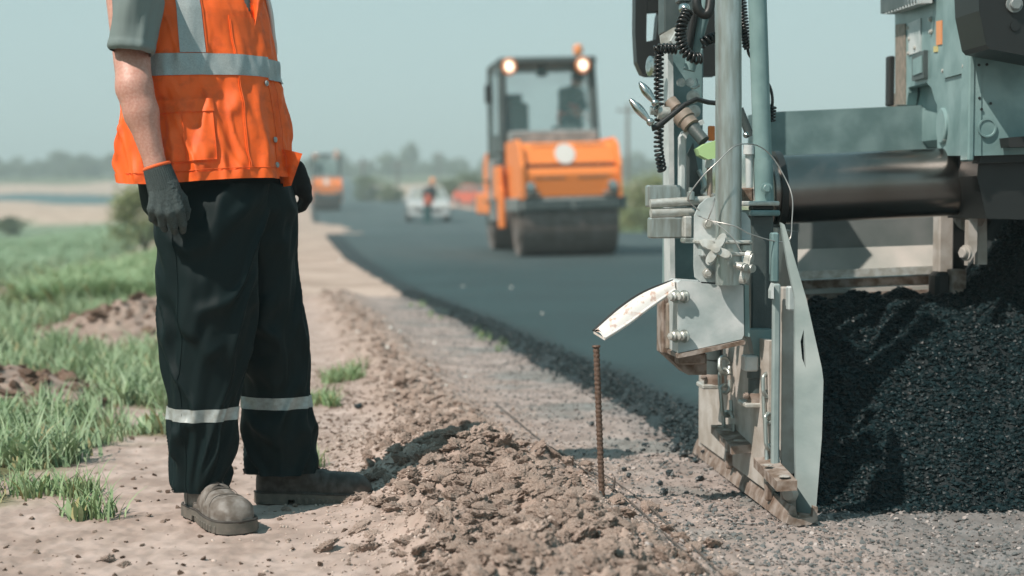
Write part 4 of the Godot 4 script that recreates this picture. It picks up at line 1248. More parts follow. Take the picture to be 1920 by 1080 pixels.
func boot(heel: Vector3, dir: Vector3, m: Material, laces: bool, parent: Node) -> void:
	dir = dir.normalized()
	var sd := Vector3(-dir.z, 0, dir.x)
	var L := 0.305
	var W := func(t: float) -> float: return (0.0385 + 0.012 * smoothstep(0.3, 0.75, t) - 0.003 * exp(-pow((t - 0.38) / 0.12, 2.0))) * sqrt(maxf(0.0, 1.0 - pow(maxf(0.0, (t - 0.80) / 0.2), 2.4))) * sqrt(maxf(0.0, 1.0 - pow(maxf(0.0, (0.10 - t) / 0.1), 2.4) * 0.85))
	var T := func(t: float) -> float: return line([0.0, 0.08, 0.3, 0.42, 0.55, 0.7, 0.82, 0.92, 0.98, 1.0], [0.07, 0.11, 0.112, 0.099, 0.088, 0.078, 0.078, 0.068, 0.048, 0.030], t)
	var b := thing_part("boot", parent)
	var mb := MB.new()
	mb.surf(func(a: float, c: float) -> Vector3:
		var ph := PI * a
		var s := signf(cos(ph)) * pow(absf(cos(ph)), 0.75)
		var wr := 1.0 + 0.04 * n1.get_noise_2d(a * 20.0, c * 30.0)
		var cr := 0.004 * exp(-pow((c - 0.62) / 0.03, 2.0)) + 0.003 * exp(-pow((c - 0.54) / 0.025, 2.0)) + 0.004 * sin(c * 60.0) * exp(-pow((c - 0.42) / 0.09, 2.0))
		return heel + dir * (c * L) + sd * W.call(c) * s * wr + Vector3.UP * (0.026 + (T.call(c) - 0.026 - cr) * pow(sin(ph), 0.62)), 30, 60)
	part("upper", mb, m, b)
	mb = MB.new()
	mb.tube(PackedVector3Array([heel + dir * 0.068 + Vector3(0, 0.1, 0), heel + dir * 0.068 + Vector3(0, 0.16, 0), heel + dir * 0.065 + Vector3(0, 0.25, 0)]), [0.050, 0.052, 0.052], 24)
	part("shaft", mb, m, b)
	for seg in [[0.0, 0.30, 0.0, 0.026], [0.36, 1.0, 0.0, 0.026], [0.2, 0.5, 0.012, 0.0255]]:
		var out := PackedVector3Array()
		for k in 41: out.append(heel + dir * (lerpf(seg[0], seg[1], sin(k / 40.0 * PI * 0.5)) * (L + 0.008) - 0.003) + sd * (W.call(lerpf(seg[0], seg[1], sin(k / 40.0 * PI * 0.5))) + 0.007) + Vector3.UP * seg[3])
		for k in 41: out.append(heel + dir * (lerpf(seg[1], seg[0], 1.0 - cos(k / 40.0 * PI * 0.5)) * (L + 0.008) - 0.003) - sd * (W.call(lerpf(seg[1], seg[0], 1.0 - cos(k / 40.0 * PI * 0.5))) + 0.007) + Vector3.UP * seg[3])
		mb = MB.new()
		mb.slab(out, Vector3(0, seg[2] - seg[3], 0))
		part("sole", mb, M.sole, b)
	for k in 9:
		for s in [-1.0, 1.0]:
			var t := 0.4 + k * 0.062
			mb = MB.new()
			mb.box(heel + dir * (t * L) + sd * s * (W.call(t) + 0.006) + Vector3.UP * 0.009, Vector3(0.010, 0.017, 0.008), Basis(dir, Vector3.UP, sd * -1.0 if dir.cross(Vector3.UP).dot(sd) < 0.0 else sd), 0.002)
			part("tread", mb, M.sole, b)
	# welt, toe cap, collar, heel strap
	var wl := PackedVector3Array()
	for k in 31: wl.append(heel + dir * (k / 30.0 * (L + 0.006) - 0.002) + sd * (W.call(k / 30.0) + 0.004) + Vector3.UP * 0.028)
	for k in 31: wl.append(heel + dir * ((1.0 - k / 30.0) * (L + 0.006) - 0.002) - sd * (W.call(1.0 - k / 30.0) + 0.004) + Vector3.UP * 0.028)
	mb = MB.new()
	mb.tube(wl, 0.0035, 6)
	part("welt", mb, M.boot_dark, b)
	for t in [0.70, 0.57, 0.16]:
		var arc := PackedVector3Array()
		for k in 21:
			var ph := PI * k / 20.0
			arc.append(heel + dir * ((t + (0.05 * (1.0 - sin(ph)) if t > 0.5 else 0.0)) * L) + sd * (W.call(t) + 0.001) * signf(cos(ph)) * pow(absf(cos(ph)), 0.75) + Vector3.UP * (0.027 + (T.call(t) - 0.0255) * pow(sin(ph), 0.62)))
		mb = MB.new()
		mb.tube(arc, 0.0009, 6)
		part("seam", mb, m, b)
	mb = MB.new()
	mb.lathe([[0.050, -0.006], [0.056, -0.004], [0.057, 0.006], [0.052, 0.010]], 26, heel + dir * 0.068 + Vector3(0, 0.148, 0), Vector3.UP, false)
	part("collar", mb, m, b)
	if laces:
		mb = MB.new()
		mb.surf(func(a2: float, c2: float) -> Vector3:
			var t2 := lerpf(0.30, 0.56, c2)
			return heel + dir * (t2 * L) + sd * 0.040 * (a2 - 0.5) + Vector3.UP * (T.call(t2) + 0.0015 - 0.03 * pow(absf(a2 - 0.5), 2.0)), 8, 10, false, 1)
		part("tongue", mb, M.boot_dark, b)
		for k in 5:
			var t := 0.33 + k * 0.045
			mb = MB.new()
			mb.tube(PackedVector3Array([heel + dir * (t * L) + sd * 0.026 + Vector3.UP * (T.call(t) - 0.012), heel + dir * ((t + 0.02) * L) + Vector3.UP * (T.call(t + 0.02) + 0.005), heel + dir * ((t + 0.03) * L) - sd * 0.026 + Vector3.UP * (T.call(t + 0.03) - 0.010)]), 0.0023, 6)
			part("lace", mb, M.stitch_dark, b)
func thing_part(called: String, parent: Node) -> Node3D:
	var b := Node3D.new()
	b.name = called
	parent.add_child(b, true)
	return b
func worker() -> void:
	var o := thing("person", "worker in orange reflective vest, black trousers and knitted gloves standing on the dirt path", "person", Vector3(-0.66, 0, -4.02))
	var mb := MB.new()
	# body under the clothes: one surface
	var sh_r := torso_c(1.405) - LF * 0.185; var sh_l := torso_c(1.405) + LF * 0.185
	var el_r := at(252, 165, 3.80); var wr_r := at(294, 318, 3.79)
	var el_l := torso_c(1.09) + LF * 0.20 - FR * 0.20; var wr_l := at(546, 330, 4.18)
	var hip := at(432, 410, 4.07)
	var caps := [[hip - LF * 0.05, hip + LF * 0.05, 0.07, 0.07], [hip, torso_c(1.0), 0.075, 0.11], [torso_c(1.0), torso_c(1.25), 0.11, 0.12], [torso_c(1.22) - LF * 0.08, torso_c(1.3) - LF * 0.1, 0.09, 0.09], [torso_c(1.22) + LF * 0.08, torso_c(1.3) + LF * 0.1, 0.09, 0.09], [torso_c(1.38) - LF * 0.13, torso_c(1.38) + LF * 0.13, 0.06, 0.06], [torso_c(1.36), torso_c(1.52), 0.08, 0.058],
		[sh_r, el_r, 0.056, 0.041], [el_r, el_r.lerp(wr_r, 0.3), 0.040, 0.0385], [el_r.lerp(wr_r, 0.3), wr_r, 0.0385, 0.0245], [sh_l, el_l, 0.056, 0.041], [el_l, wr_l, 0.041, 0.029], [wr_r, wr_r + Vector3(0.01, -0.05, 0), 0.021, 0.02], [wr_l, wr_l + Vector3(0.01, -0.03, 0), 0.022, 0.02],
		[at(400, 430, 3.98), at(390, 690, 3.93), 0.075, 0.052], [at(390, 690, 3.93), at(378, 880, 3.93), 0.05, 0.032], [at(478, 440, 4.1), at(512, 690, 4.12), 0.072, 0.05], [at(512, 690, 4.12), at(526, 845, 4.13), 0.048, 0.03]]
	nets(mb, caps, 0.011, 0.02)
	var hc := torso_c(1.52) + Vector3(0, 0.13, 0) + FR * 0.03
	var face := (FR + Vector3(0.35, -0.1, -0.2)).normalized()
	var fs := face.cross(Vector3.UP).normalized()
	var head := [[hc + Vector3(0, 0.045, 0) - face * 0.02, hc + Vector3(0, 0.035, 0) + face * 0.025, 0.088, 0.08], [hc + Vector3(0, -0.02, 0) + face * 0.02, hc + Vector3(0, -0.085, 0) + face * 0.055, 0.066, 0.036], [hc + Vector3(0, -0.13, 0) - face * 0.03, hc - face * 0.02, 0.058, 0.07],
		[hc + Vector3(0, 0.012, 0) + face * 0.10, hc + Vector3(0, -0.028, 0) + face * 0.122, 0.008, 0.014], [hc + Vector3(0, -0.055, 0) + face * 0.088 - fs * 0.018, hc + Vector3(0, -0.055, 0) + face * 0.088 + fs * 0.018, 0.008, 0.008], [hc + Vector3(0, -0.066, 0) + face * 0.086 - fs * 0.015, hc + Vector3(0, -0.066, 0) + face * 0.086 + fs * 0.015, 0.008, 0.008], [hc + Vector3(0, 0.024, 0) + face * 0.088 - fs * 0.045, hc + Vector3(0, 0.024, 0) + face * 0.088 + fs * 0.045, 0.010, 0.010],
		[hc + fs * 0.084 + Vector3(0, 0.015, 0), hc + fs * 0.082 + Vector3(0, -0.03, 0), 0.016, 0.010], [hc - fs * 0.084 + Vector3(0, 0.015, 0), hc - fs * 0.082 + Vector3(0, -0.03, 0), 0.016, 0.010]]
	nets(mb, head, 0.0055, 0.018)
	var body := part("body", mb, M.skin, o)
	for s in [-1.0, 1.0]:
		mb = MB.new()
		mb.lathe([[0.0, -0.012], [0.008, -0.009], [0.0115, 0.0], [0.008, 0.009], [0.0, 0.012]], 14, hc + Vector3(0, 0.002, 0) + face * 0.084 + fs * s * 0.031, face, true)
		part("eye", mb, M.emblem, body)
	mb = MB.new()
	nets(mb, [[hc + Vector3(0, 0.06, 0) - face * 0.03, hc + Vector3(0, 0.065, 0) + face * 0.02, 0.091, 0.082], [hc - face * 0.055 + Vector3(0, 0.04, 0), hc - face * 0.05 + Vector3(0, -0.05, 0), 0.06, 0.045]], 0.008, 0.02)
	part("hair", mb, M.hair, o)
	# shirt: body, sleeves
	mb = MB.new()
	mb.surf(func(a: float, b: float) -> Vector3:
		var y := lerpf(0.86, 1.475, b)
		var q := vest_pt(a * TAU, y, -0.017)
		return q, 60, 40, true)
	var shirt := part("shirt", mb, M.shirt, o)
	for s in [0, 1]:
		var a0: Vector3 = torso_c(1.41) - LF * 0.185 if s == 0 else torso_c(1.41) + LF * 0.165
		var a1: Vector3 = at(258, -5, 3.815) if s == 0 else torso_c(1.26) + LF * 0.19 - FR * 0.13
		var a2: Vector3 = at(247, 99, 3.80) if s == 0 else torso_c(1.14) + LF * 0.195 - FR * 0.17
		var ax := (a2 - a1).normalized()
		var sx := ax.cross(Vector3.BACK).normalized()
		var sy := ax.cross(sx)
		mb = MB.new()
		mb.surf(func(a: float, b: float) -> Vector3:
			var c := a0.lerp(a1, b * 2.0) if b < 0.5 else a1.lerp(a2, (b - 0.5) * 2.0)
			var bb := minf(b / 0.97, 1.0)
			var r := line([0.0, 0.25, 0.5, 0.8, 0.93, 0.96, 1.0], [0.05, 0.070, 0.060, 0.053, 0.0525, 0.0545, 0.0545], bb)
			if b > 0.975: r -= (b - 0.975) / 0.025 * 0.008
			var u := a * TAU
			r += 0.006 * n1.get_noise_3d(cos(u) * 8.0, c.y * 25.0 + s * 40.0, sin(u) * 8.0) + 0.003 * sin(u * 3.0 + c.y * 30.0)
			return c + (sx * cos(u) + sy * sin(u)) * r, 48, 60, true)
		part("sleeve", mb, M.shirt, shirt)
	# trousers
	mb = leg_part(LEG_N, 0.0, 1.0, 0.0, 170)
	var v0 := mb.v.size()
	var far := leg_part(LEG_F, 0.0, 1.0, 0.0, 170)
	mb.v.append_array(far.v); mb.n.append_array(far.n); mb.c.append_array(far.c)
	for i in far.ix: mb.ix.append(i + v0)
	mb.surf(func(a: float, b: float) -> Vector3:
		var y := lerpf(0.70, 0.93, b)
		var u := a * TAU
		var c := at(421, 400, 4.03).lerp(torso_c(0.93), b)
		c.y = y
		var r := 1.0 + 0.04 * n1.get_noise_3d(cos(u) * 10.0, y * 30.0, sin(u) * 10.0)
		return c + (FR * cos(u) * line([0.70, 0.76, 0.93], [0.10, 0.138, 0.135], y) + LF * sin(u) * line([0.70, 0.76, 0.93], [0.16, 0.20, 0.20], y)) * r, 64, 24, true)
	var tr := part("trousers", mb, M.pants, o)
	var seam := PackedVector3Array()
	for k in 60: seam.append(leg_pt(LEG_N, deg_to_rad(118), lerpf(0.1, 0.98, k / 59.0), 0.0008))
	mb = MB.new()
	mb.tube(seam, 0.0014, 5)
	part("seam", mb, M.pants, tr)
	part("reflective_band", leg_part(LEG_N, 0.676, 0.706, 0.0025, 8), M.band, tr)
	part("reflective_band", leg_part(LEG_F, 0.69, 0.732, 0.0025, 8), M.band, tr)
	part("cuff", leg_part(LEG_N, 0.975, 1.0, 0.0035, 5), M.pants, tr)
	part("cuff", leg_part(LEG_F, 0.97, 1.0, 0.0035, 5), M.pants, tr)
	# vest
	var ve := part("safety_vest", vest_sheet(deg_to_rad(-182), deg_to_rad(31), 0.832, 1.465, 0.004, 0.003, true, 210, 130), M.vest, o)
	part("left_panel", vest_sheet(deg_to_rad(18), deg_to_rad(180), 0.836, 1.465, -0.002, 0.003, true, 150, 120), M.vest, ve)
	for c in [-93.0, 93.0]:
		var hp := []
		for q in [[-22, 1.457], [-38, 1.425], [-46, 1.37], [-46, 1.31], [-41, 1.26], [-31, 1.21], [-19, 1.17], [-6, 1.15], [6, 1.15], [19, 1.17], [31, 1.21], [41, 1.26], [46, 1.31], [46, 1.37], [38, 1.425], [22, 1.457]]: hp.append([c + q[0] * (0.55 if q[0] * signf(c) > 0.0 else (0.7 if c > 0.0 else 1.0)), q[1]])
		var p := PackedVector3Array()
		for q in hp: p.append(vest_pt(deg_to_rad(q[0]), q[1], 0.004))
		mb = MB.new()
		mb.tube(curve(p, 5), 0.0065, 8)
		part("armhole_trim", mb, M.trim, ve)
	part("reflective_band", vest_sheet(deg_to_rad(-181), deg_to_rad(31.3), 1.084, 1.137, 0.0075, 0.003, false, 150, 8), M.tape, ve)
	part("reflective_band", vest_sheet(deg_to_rad(32), deg_to_rad(179), 1.080, 1.133, 0.0035, 0.003, false, 110, 8), M.tape, ve)
	part("reflective_stripe", vest_sheet(deg_to_rad(-35), deg_to_rad(-17), 1.139, 1.42, 0.0072, 0.003, false, 16, 40), M.tape, ve)
	part("pocket", vest_sheet(deg_to_rad(-58), deg_to_rad(-17), 0.875, 1.012, 0.0085, 0.0045, false, 40, 24), M.vest, ve)
	part("pocket_flap", vest_sheet(deg_to_rad(-59), deg_to_rad(-16), 0.995, 1.026, 0.012, 0.004, false, 40, 6), M.vest, ve)
	part("hem", vest_sheet(deg_to_rad(-182), deg_to_rad(31.2), 0.829, 0.850, 0.0062, 0.006, false, 120, 4), M.vest, ve)
	part("placket", vest_sheet(deg_to_rad(2), deg_to_rad(31.2), 0.834, 1.235, 0.0062, 0.003, false, 16, 80), M.vest, ve)
	part("seam", vest_line(steps([-70, 0.85], [-70, 1.08], 16), 0.004, 0.002), M.vest, ve)
	for q in [[[-58, 0.878], [-17, 0.878]], [[-17, 0.878], [-17, 0.99]], [[-57.5, 0.878], [-57.5, 0.99]], [[-37, 0.88], [-37, 0.99]], [[3, 0.86], [3, 1.08]], [[29, 0.86], [29, 1.08]], [[3, 1.14], [3, 1.225]], [[-90, 0.855], [30, 0.855]], [[-16, 1.14], [-16, 1.3]], [[40, 0.86], [40, 1.08]]]:
		part("stitching", vest_line(steps(q[0], q[1], 40), 0.0098 if q[0][0] < -10 and q[0][1] < 1.0 and q[0][1] > 0.86 else 0.0072, 0.0011), M.stitch, ve)
	for q in [[26.0, 1.068], [27.0, 0.925], [26.0, 0.862]]:
		mb = MB.new()
		var p := vest_pt(deg_to_rad(q[0]), q[1], 0.009)
		mb.lathe([[0.0, 0.0], [0.0075, 0.0], [0.0065, 0.003], [0.0, 0.004]], 14, p, p - torso_c(q[1]))
		part("snap", mb, M.tape, ve)
	mb = MB.new()
	mb.surf(func(a: float, b: float) -> Vector3:
		var l := at(511, 276, 4.045).lerp(at(521, 352, 4.05), b); var r := at(567, 288, 4.0).lerp(at(546, 348, 4.0), b)
		return l.lerp(r, a) + Vector3(0.2, 0, 1).normalized() * (0.018 * sin(PI * a) * (1.0 - b * 0.4) + 0.004 * n1.get_noise_2d(a * 15.0, b * 15.0)), 16, 16, false, 2)
	part("turned_out_corner", mb, M.vest, ve)
	mb = MB.new()
	mb.surf(func(a: float, b: float) -> Vector3:
		var l := at(474, 68, 4.03).lerp(at(473, -60, 4.04), b); var r := at(475, 66, 4.01).lerp(at(512, -60, 4.05), b)
		return l.lerp(r, a) + Vector3(0.2, 0, 1).normalized() * 0.016 * sin(PI * a), 12, 16, false, 2)
	part("lapel", mb, M.vest, ve)
	# gloves
	var G := func(pts: Array) -> Array:
		var o2 := []
		for i in pts.size() - 1: o2.append([at(pts[i][0], pts[i][1], pts[i][2]), at(pts[i + 1][0], pts[i + 1][1], pts[i + 1][2]), pts[i][3], pts[i + 1][3]])
		return o2
	var g := []
	for q in [[[300, 352, 3.785, 0.0240], [288, 392, 3.765, 0.0145], [286, 409, 3.785, 0.0092], [296, 419, 3.810, 0.0080]], [[305, 350, 3.785, 0.0260], [303, 398, 3.760, 0.0145], [304, 420, 3.775, 0.0092], [309, 430, 3.805, 0.0080]], [[312, 350, 3.785, 0.0260], [319, 400, 3.760, 0.0145], [325, 424, 3.775, 0.0092], [328, 435, 3.805, 0.0080]], [[318, 350, 3.785, 0.0240], [335, 394, 3.765, 0.0141], [343, 420, 3.780, 0.0092], [343, 433, 3.805, 0.0080]], [[322, 352, 3.790, 0.0180], [341, 374, 3.800, 0.0136], [350, 394, 3.810, 0.0096], [349, 408, 3.815, 0.0084]]]: g.append_array(G.call(q))
	mb = MB.new()
	nets(mb, g, 0.003, 0.0045, func(p: Vector3) -> Vector3: return p + Vector3.ONE * 0.0012 * n1.get_noise_3d(p.x * 600.0, p.y * 900.0, p.z * 600.0))
	var gl := part("glove", mb, M.glove, o)
	mb = MB.new()
	var ga := at(294, 312, 3.79); var gb := at(308, 356, 3.79)
	var gx := (gb - ga).normalized()
	var gs := gx.cross(Vector3.BACK).normalized(); var gt := gx.cross(gs)
	mb.surf(func(a: float, b: float) -> Vector3:
		var u := a * TAU
		return ga.lerp(gb, b) + (gs * cos(u) * 1.0 + gt * sin(u) * 0.9) * (lerpf(0.0325, 0.038, b) + 0.0009 * sin(u * 40.0)), 160, 12, true)
	part("cuff", mb, M.glove, gl)
	mb = MB.new()
	mb.surf(func(a: float, b: float) -> Vector3:
		var u := a * TAU
		return ga - gx * (0.004 - 0.008 * b) + (gs * cos(u) + gt * sin(u) * 0.9) * (0.0325 + 0.002 * sin(PI * b)), 40, 4, true)
	part("cuff_edge", mb, M.cuff_trim, gl)
	g = []
	for q in [[[554, 318, 4.18, 0.0262], [562, 345, 4.18, 0.0283], [569, 358, 4.17, 0.0202], [577, 374, 4.17, 0.0105], [569, 390, 4.19, 0.0092]], [[558, 325, 4.19, 0.0242], [572, 352, 4.20, 0.0171], [578, 372, 4.20, 0.0105], [565, 392, 4.21, 0.0092]], [[556, 328, 4.2, 0.0242], [571, 350, 4.22, 0.0161], [574, 374, 4.22, 0.0101], [560, 394, 4.22, 0.0087]], [[556, 330, 4.2, 0.0202], [566, 355, 4.235, 0.0151], [568, 376, 4.235, 0.0096], [554, 392, 4.235, 0.0087]], [[550, 335, 4.17, 0.0182], [544, 358, 4.16, 0.0136], [546, 374, 4.16, 0.0101], [552, 384, 4.165, 0.0087]]]: g.append_array(G.call(q))
	mb = MB.new()
	nets(mb, g, 0.0034, 0.005)
	part("glove", mb, M.glove_dark, o)
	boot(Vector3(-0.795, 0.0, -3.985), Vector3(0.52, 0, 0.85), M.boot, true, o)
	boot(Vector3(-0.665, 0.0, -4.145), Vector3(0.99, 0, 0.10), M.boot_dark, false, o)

# ---------------------------------------------------------------- the paver: screed end, masts and tractor side
const PA := Vector3(0.9962, 0, -0.0872)   # across the road, to the right
const PN := Vector3(0.0872, 0, 0.9962)    # the way it drives, towards the camera
var PB := Basis(PA, Vector3.UP, PN)
func pb(called: String, x0: float, y0: float, x1: float, y1: float, z: float, dep: float, m: Material, parent: Node = null, bev := 0.004) -> MeshInstance3D:
	var mb := MB.new()
	var f := at((x0 + x1) * 0.5, (y0 + y1) * 0.5, z)
	mb.box(f - PN * dep * 0.5, Vector3((x1 - x0) / FOC * z, (y1 - y0) / FOC * z, dep), PB, bev)
	return part(called, mb, m, parent if parent else paver)
func ps(called: String, pts: Array, ext: Vector3, m: Material, parent: Node = null) -> MeshInstance3D:
	var mb := MB.new()
	mb.slab(ats(pts), ext)
	return part(called, mb, m, parent if parent else paver)
func pt(called: String, pts: Array, r: Variant, m: Material, smooth_steps := 0, parent: Node = null, seg := 12) -> MeshInstance3D:
	var mb := MB.new()
	var p := ats(pts)
	if smooth_steps: p = curve(p, smooth_steps)
	mb.tube(p, r, seg)
	return part(called, mb, m, parent if parent else paver)
func bolt(px: float, py: float, z: float, r: float, dir: Vector3, m: Material = null, parent: Node = null, called := "bolt") -> void:
	var mb := MB.new()
	var p := at(px, py, z)
	mb.lathe([[0.0, -0.004], [r * 1.35, -0.004], [r * 1.35, 0.003], [r * 0.6, 0.0035]], 16, p, dir)
	mb.lathe([[r, 0.003], [r, 0.003 + r * 0.6], [r * 0.85, 0.003 + r * 0.75], [0.0, 0.003 + r * 0.75]], 6, p, dir)
	part(called, mb, m if m else M.galv, parent if parent else paver)
func disc(called: String, px: float, py: float, z: float, prof: Array, dir: Vector3, m: Material, parent: Node = null, seg := 20, soft := false) -> MeshInstance3D:
	var mb := MB.new()
	mb.lathe(prof, seg, at(px, py, z), dir, soft)
	return part(called, mb, m, parent if parent else paver)
func coil(called: String, pts: Array, big: float, r: float, pitch: float, m: Material) -> void:
	var p := curve(ats(pts), 24)
	var o := PackedVector3Array()
	var run := 0.0
	var side := (p[1] - p[0]).cross(Vector3(0.3, 0.2, 1)).normalized()
	var ph := 0.0
	for i in p.size() - 1:
		var d := (p[i + 1] - p[i])
		var dn := d.normalized()
		side = (side - dn * side.dot(dn)).normalized()
		var other := dn.cross(side)
		var k := maxi(1, int(d.length() / pitch * 14.0))
		for s in k:
			o.append(p[i] + d * (float(s) / k) + (side * cos(ph) + other * sin(ph)) * big)
			ph += d.length() / k / pitch * TAU
	var mb := MB.new()
	mb.tube(o, r, 6)
	part(called, mb, m, paver)
func link(c: Vector3, along: Vector3, side: Vector3, l: float, w: float, r: float, parent: Node) -> void:
	var p := PackedVector3Array()
	for k in 25:
		var a := TAU * k / 24.0
		p.append(c + side * cos(a) * w * 0.5 + along * (sin(a) * w * 0.5 + signf(sin(a)) * (l - w) * 0.5))
	var mb := MB.new()
	mb.tube(p, r, 7, false)
	part("link", mb, M.galv, parent)
func chain(pts: Array, n: int) -> void:
	var o := thing_part("chain", paver)
	var p := curve(ats(pts), 10)
	for k in n:
		var c := p[int((k + 0.5) / n * (p.size() - 1))]
		var along := (p[mini(p.size() - 1, int((k + 1.0) / n * (p.size() - 1)))] - p[int(float(k) / n * (p.size() - 1))])
		var l := along.length() * 1.32
		along = along.normalized()
		var s := PA.rotated(Vector3.UP, 0.5 if k % 2 == 0 else -0.9)
		link(c, along, (s - along * s.dot(along)).normalized(), l, 0.034, 0.0058, o)
func star(px: float, py: float, z: float, dir: Vector3, r: float, spin: float) -> void:
	var c := at(px, py, z)
	dir = dir.normalized()
	var sx := dir.cross(Vector3.UP).normalized(); var sy := sx.cross(dir)
	var mb := MB.new()
	for layer in [[1.0, 0.0, 0.013], [0.88, 0.013, 0.005]]:
		var o := PackedVector3Array()
		for k in 60:
			var a := TAU * k / 60.0
			var q: float = r * (0.66 + 0.34 * cos(a * 4.0)) * layer[0]
			o.append(c + dir * layer[1] + (sx * cos(a + spin) + sy * sin(a + spin)) * q)
		mb.slab(o, dir * layer[2])
	mb.lathe([[0.0, -0.025], [0.008, -0.025], [0.008, 0.018], [0.011, 0.018], [0.011, 0.024], [0.0, 0.025]], 12, c, dir)
	part("star_knob", mb, M.galv_lit, paver)
func handle(px: float, py: float, qx: float, qy: float, z: float) -> void:
	var a := at(px, py, z); var b := at(qx, qy, z - 0.02)
	var l := a.distance_to(b)
	var mb := MB.new()
	var prof := []
	for q in [[0.0, 0.0], [0.004, 0.002], [0.0085, 0.14], [0.0118, 0.32], [0.0122, 0.45], [0.0105, 0.62], [0.0078, 0.76], [0.0068, 0.82], [0.0095, 0.84], [0.0105, 0.9], [0.009, 0.97], [0.0, 1.0]]: prof.append([q[0], q[1] * l])
	mb.lathe(prof, 20, a, b - a, true)
	part("crank_handle", mb, M.chrome, paver)
func build_paver() -> void:
	paver = thing("asphalt_paver", "grey road paver with upright poles, hand cranks and polished tube beside the asphalt heap", "asphalt paver", Vector3(0.66, 0, -4.3))
	var back := -PN
	# --- tractor side and front, upper right
	var wz := func(px: float) -> float: return 3750.0 / (px - 960.0)
	var W := func(a: Array) -> Array:
		var o := []
		for q in a: o.append([q[0], q[1], wz.call(q[0] as float)])
		return o
	var wall := ps("side_wall", W.call([[1678, -140], [1819, -140], [1819, 292], [1757, 292], [1757, 196], [1752, 186], [1746, 164], [1737, 155], [1703, 164], [1703, 174], [1700, 197], [1678, 197]]), Vector3(0.03, 0, 0), M.paint_teal)
	ps("access_cover", W.call([[1773, -140], [1814, -140], [1814, 136], [1773, 147]]), Vector3(-0.007, 0, 0), M.paint_teal, wall)
	for q in [[1770, 133], [1809, 124], [1704, 52], [1706, 73], [1717, 90], [1745, 36], [1746, 60], [1705, 100]]: bolt(q[0], q[1], wz.call(q[0] as float) - 0.006, 0.006, Vector3(-1, 0, 0), M.galv_lit, wall, "screw")
	ps("inspection_window", W.call([[1717, 106], [1740, 94], [1740, 146], [1717, 152]]), Vector3(-0.012, 0, 0), M.paint_dark, wall)
	ps("gauge", W.call([[1721, 112], [1737, 104], [1737, 136], [1721, 142]]), Vector3(-0.016, 0, 0), M.paint_teal, wall)
	ps("warning_label", W.call([[1757, 40], [1767, 38], [1767, 83], [1757, 85]]), Vector3(-0.003, 0, 0), M.sticker, wall)
	ps("yellow_label", W.call([[1752, 87], [1759, 86], [1759, 97], [1752, 98]]), Vector3(-0.003, 0, 0), M.yellow, wall)
	ps("brown_panel", W.call([[1681, 46], [1699, 44], [1699, 196], [1681, 196]]), Vector3(-0.004, 0, 0), M.brown, wall)
	ps("cover_strip", W.call([[1705, 44], [1728, 34], [1728, 96], [1705, 104]]), Vector3(-0.004, 0, 0), M.paint_pale, wall)
	disc("round_cover", 1769, 236, wz.call(1769.0), [[0.0, 0.0], [0.052, 0.0], [0.052, 0.006], [0.048, 0.009], [0.0, 0.009]], Vector3(-1, 0, 0), M.paint_teal, wall, 28)
	for q in [[1766, 233], [1773, 246], [1764, 258], [1772, 262], [1770, 216]]: bolt(q[0], q[1], wz.call(q[0] as float) - 0.011, 0.004, Vector3(-1, 0, 0), null, wall, "screw")
	var lou := ps("louver_hood", W.call([[1679, -140], [1751, -140], [1751, 2], [1680, 26]]), Vector3(-0.05, 0, 0), M.paint_dark)
	for k in 13:
		var px := 1681.0 + k * 5.4
		var z: float = wz.call(px) - 0.06
		ps("fin", [[px, -140, z], [px + 2.2, -140, z - 0.012], [px + 2.2, 26 - k * 1.7, z - 0.012], [px, 27 - k * 1.7, z]], Vector3(-0.035, 0, 0), M.paint_pale, lou)
	pb("rubber_edge", 1667, 105, 1678, 198, 5.22, 0.04, M.rubber)
	var mot := pb("gear_housing", 1684, 173, 1750, 200, 5.3, 0.1, M.brown)
	disc("bearing_ring", 1712, 188, 5.18, [[0.0, 0.0], [0.045, 0.0], [0.045, 0.01], [0.038, 0.014], [0.034, 0.006], [0.0, 0.006]], PN, M.brown, mot, 24)
	pb("hose_block", 1729, 160, 1752, 193, 5.05, 0.05, M.grey, mot)
	pb("corner_post", 1818, -140, 1830, 300, 4.36, 0.06, M.paint_teal)
	var front := ps("front_plate", [[1830, -140, 4.37], [2110, -140, 4.37], [2110, 284, 4.37], [1832, 292, 4.37]], back * 0.03, M.paint_teal)
	for q in [[1835, 122], [1850, 121], [1836, 184], [1857, 194], [1840, 205]]: disc("screw", q[0], q[1], 4.367, [[0.0, 0.0], [0.004, 0.0], [0.004, 0.003], [0.0, 0.003]], PN, M.black, front, 10)
	disc("round_cover", 1850, 240, 4.367, [[0.0, 0.0], [0.026, 0.0], [0.026, 0.006], [0.022, 0.006], [0.02, 0.003], [0.0, 0.003]], PN, M.paint_teal, front, 24)
	ps("edge_flap", [[1890, 258, 4.3], [1990, 250, 4.3], [1990, 274, 4.3], [1893, 276, 4.3]], back * 0.06, M.rubber)
	var arm := ps("tow_arm", [[1829, -140, 4.14], [2020, -140, 4.14], [2020, 122, 4.14], [1856, 92, 4.14], [1849, 84, 4.14], [1836, 20, 4.14]], back * 0.17, M.black)
	bolt(1902, 8, 4.135, 0.016, PN, M.grey, arm)
	disc("eye", 1903, 49, 4.137, [[0.0, 0.0], [0.012, 0.0], [0.012, 0.002], [0.0, 0.002]], PN, M.black, arm)
	var tb_ := MB.new()
	tb_.box(Vector3(2.1, 1.28, -4.87), Vector3(1.6, 0.66, 0.86), PB, 0.02)
	part("tractor_body", tb_, M.paint_teal, paver)
	# --- lower right
	ps("track_guard", [[1836, 284, 4.42], [2060, 272, 4.42], [2060, 415, 4.42], [1850, 410, 4.42], [1832, 330, 4.42]], back * 0.3, M.black)
